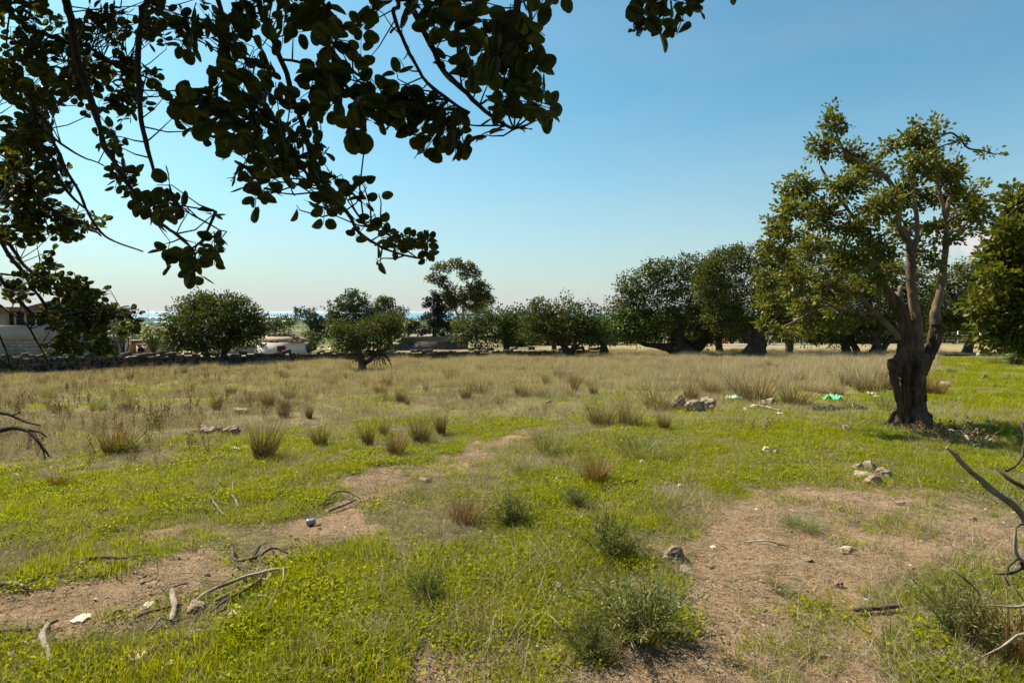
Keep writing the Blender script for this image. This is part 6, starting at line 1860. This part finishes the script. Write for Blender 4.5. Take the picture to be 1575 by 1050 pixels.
# ------------------------------------------------------------------ litter
def film(name, label, px, py, w, hpx, col, rough=.35, trans=.0, seed=1, cat='litter', rise=1.0):
    rg = np.random.default_rng(seed)
    p = G(px, py); s = p[1] / F; p[2] = float(ground_z(p[0], p[1])) + (.02 if w > 12 and name.startswith('plastic') else .004)
    nx, ny = 22, 12; W_ = w * s; L_ = max(hpx * s * 2.2, .10)
    u, v = np.meshgrid(np.linspace(-.5, .5, nx), np.linspace(-.5, .5, ny))
    fx = fbm(u * 5 + seed, v * 5, 1.0, seed); f2 = fbm(u * 14 + seed, v * 9, 1.0, seed + 4)
    edge = 1 + .35 * (vnoise(u * 3, v * 3, 2.0, seed + 9) - .5)
    X = u * W_ * edge; Y = v * L_ * edge * (1 - .25 * np.abs(u) * 2)
    Z = .006 + np.abs(fx - .5) * .9 * hpx * s * rise * (1 - (2 * u) ** 4) + (f2 - .5) * hpx * s * .5 * rise
    Z = np.maximum(Z, .004)
    V = np.stack([X, Y, Z], -1).reshape(-1, 3); idx = np.arange(nx * ny).reshape(ny, nx)
    Fq = np.stack([idx[:-1, :-1], idx[:-1, 1:], idx[1:, 1:], idx[1:, :-1]], -1).reshape(-1, 4)
    m, nt, out = newmat(name); pr = nd(nt, 'ShaderNodeBsdfPrincipled', Roughness=rough); pr.inputs['Base Color'].default_value = (*col, 1)
    nt.links.new(pr.outputs[0], out.inputs['Surface'])
    mb = MB(); mb.add(V, Fq, .5)
    o = link(name, mb.mesh(name, m), None, p, rg.uniform(-.3, .3)); sol = o.modifiers.new('thickness', 'SOLIDIFY'); sol.thickness = .0015
    tag(o, label, cat)


film('plastic_bag', 'crumpled sea green plastic bag on the grass left of the gnarled tree', 1281, 615, 30, 14, (.10, .58, .38), .35, seed=3, rise=1.7)
film('plastic_sheet', 'long crumpled black plastic sheet on the grass', 1271, 630, 60, 13, (.012, .012, .014), .25, seed=5, rise=1.9)
film('plastic_scrap', 'small black plastic scrap right of the long black sheet', 1321, 628, 18, 12, (.012, .012, .014), .3, seed=7, rise=1.6)
film('plastic_bag', 'pale green translucent litter by the tall tan clump', 1130, 615, 22, 11, (.45, .72, .60), .4, seed=9, rise=1.7)
film('paper_scrap', 'white scrap near the gnarled trunk, upper one', 1341, 607, 12, 8, (.75, .72, .68), .6, seed=11)
film('paper_scrap', 'long thin white scrap near the gnarled trunk', 1351, 612, 18, 4, (.75, .70, .62), .6, seed=13)
film('paper_scrap', 'white crumpled paper beside the tallest tuft', 370, 694, 26, 9, (.78, .77, .74), .6, seed=15)
film('bark_flake', 'large pale curled flake right below the stick pile', 372, 948, 36, 18, (.55, .44, .30), .8, seed=17, rise=.7)
film('bark_flake', 'pale oval flake on the left hand dirt', 126, 960, 20, 8, (.58, .50, .38), .8, seed=19, rise=.5)
film('bark_flake', 'folded pale flake in the bottom left grass', 211, 1012, 22, 16, (.60, .48, .36), .8, seed=21, rise=.8)
film('bark_flake', 'small tan flake above the pale oval one', 226, 933, 12, 6, (.55, .46, .34), .8, seed=23, rise=.5)
film('bark_flake', 'yellowish flake below the folded one', 256, 1027, 12, 8, (.55, .48, .30), .8, seed=25, rise=.5)
film('paper_scrap', 'white scrap in thin grass right of the reddish tuft', 1073, 663, 10, 5, (.7, .68, .62), .6, seed=27)
film('paper_scrap', 'tiny white scrap on the green below the black sheet', 1200, 640, 8, 4, (.7, .68, .62), .6, seed=29)


def can():
    p = G(478, 802); s = p[1] / F; p[2] = float(ground_z(p[0], p[1]))
    root = empty('drink_can', p); tag(root, 'crushed blue can lying on the upper path', 'can')
    m, nt, out = newmat('blue can'); pr = nd(nt, 'ShaderNodeBsdfPrincipled', Roughness=.35, Metallic=.4); pr.inputs['Base Color'].default_value = (.20, .23, .30, 1); nt.links.new(pr.outputs[0], out.inputs['Surface'])
    mb = MB(); c = p + np.array([0, 0, .03]); ax = np.array([.8, .5, .1]) * .035
    tube(mb, [c - ax, c - ax * .9, c - ax * .3, c + ax * .3, c + ax * .9, c + ax], [.02, .03, .026, .022, .03, .022], 14, rough=.05)
    link('can_body', mb.mesh('can_body', m), root)
    mb = MB(); tube(mb, [c + ax, c + ax * 1.06], [.026, .022], 14)
    link('can_lid', mb.mesh('can_lid', M['metal']), root)
can()


# ------------------------------------------------------------------ loose sticks in and round the pile, each its own piece
def pile_twigs():
    R.seed(303)
    labs = [(300, 925, 330, 915, 'short dark twig at the upper left of the stick pile'), (372, 905, 398, 880, 'twig standing steeply in the knot of the stick pile'),
            (385, 925, 420, 935, 'twig crossing the green right of the stick pile'), (346, 945, 372, 925, 'pale twig under the long straight stick'),
            (404, 912, 418, 880, 'thin grey twig above the knot of the stick pile'), (392, 898, 428, 905, 'twisted twig over the knot of the stick pile'),
            (232, 975, 262, 962, 'twig on the dirt in front of the pale bark chunk'), (160, 962, 204, 948, 'thin twig on the dirt left of the broken stick'),
            (418, 915, 446, 925, 'dark twig at the right edge of the stick pile'), (256, 915, 290, 905, 'faint twig on the dirt above the bark chunk'),
            (20, 1000, 60, 1012, 'small twig in the lower left corner'), (420, 850, 405, 838, 'stub of twig behind the gnarled root like stick')]
    for x0, y0, x1, y1, lab in labs:
        xm, ym = (x0 + x1) / 2 + R.uniform(-5, 5), (y0 + y1) / 2 + R.uniform(-4, 4)
        stick([([(x0, y0), (xm, ym, R.uniform(.01, .04)), (x1, y1, R.uniform(0, .04))], [R.uniform(2, 4), R.uniform(2, 4), 1.5])], lab, R.choice(['deadwood', 'deadwood_dark']), 'twig', 'twig')
pile_twigs()


# ------------------------------------------------------------------ the thin sea haze
def haze():
    m, nt, out = newmat('thin sea haze')
    pv = nt.nodes.new('ShaderNodeVolumePrincipled'); pv.inputs['Density'].default_value = 1.0e-5
    pv.inputs['Color'].default_value = (.80, .88, 1.0, 1); pv.inputs['Anisotropy'].default_value = .3
    nt.links.new(pv.outputs[0], out.inputs['Volume'])
    mb = MB(); box(mb, -95000, 95000, -9500, 125000, -160, 30)
    o = link('haze', mb.mesh('haze', m, smooth=False)); tag(o, 'thin pale haze over the coast and sea', kind='stuff')
haze()
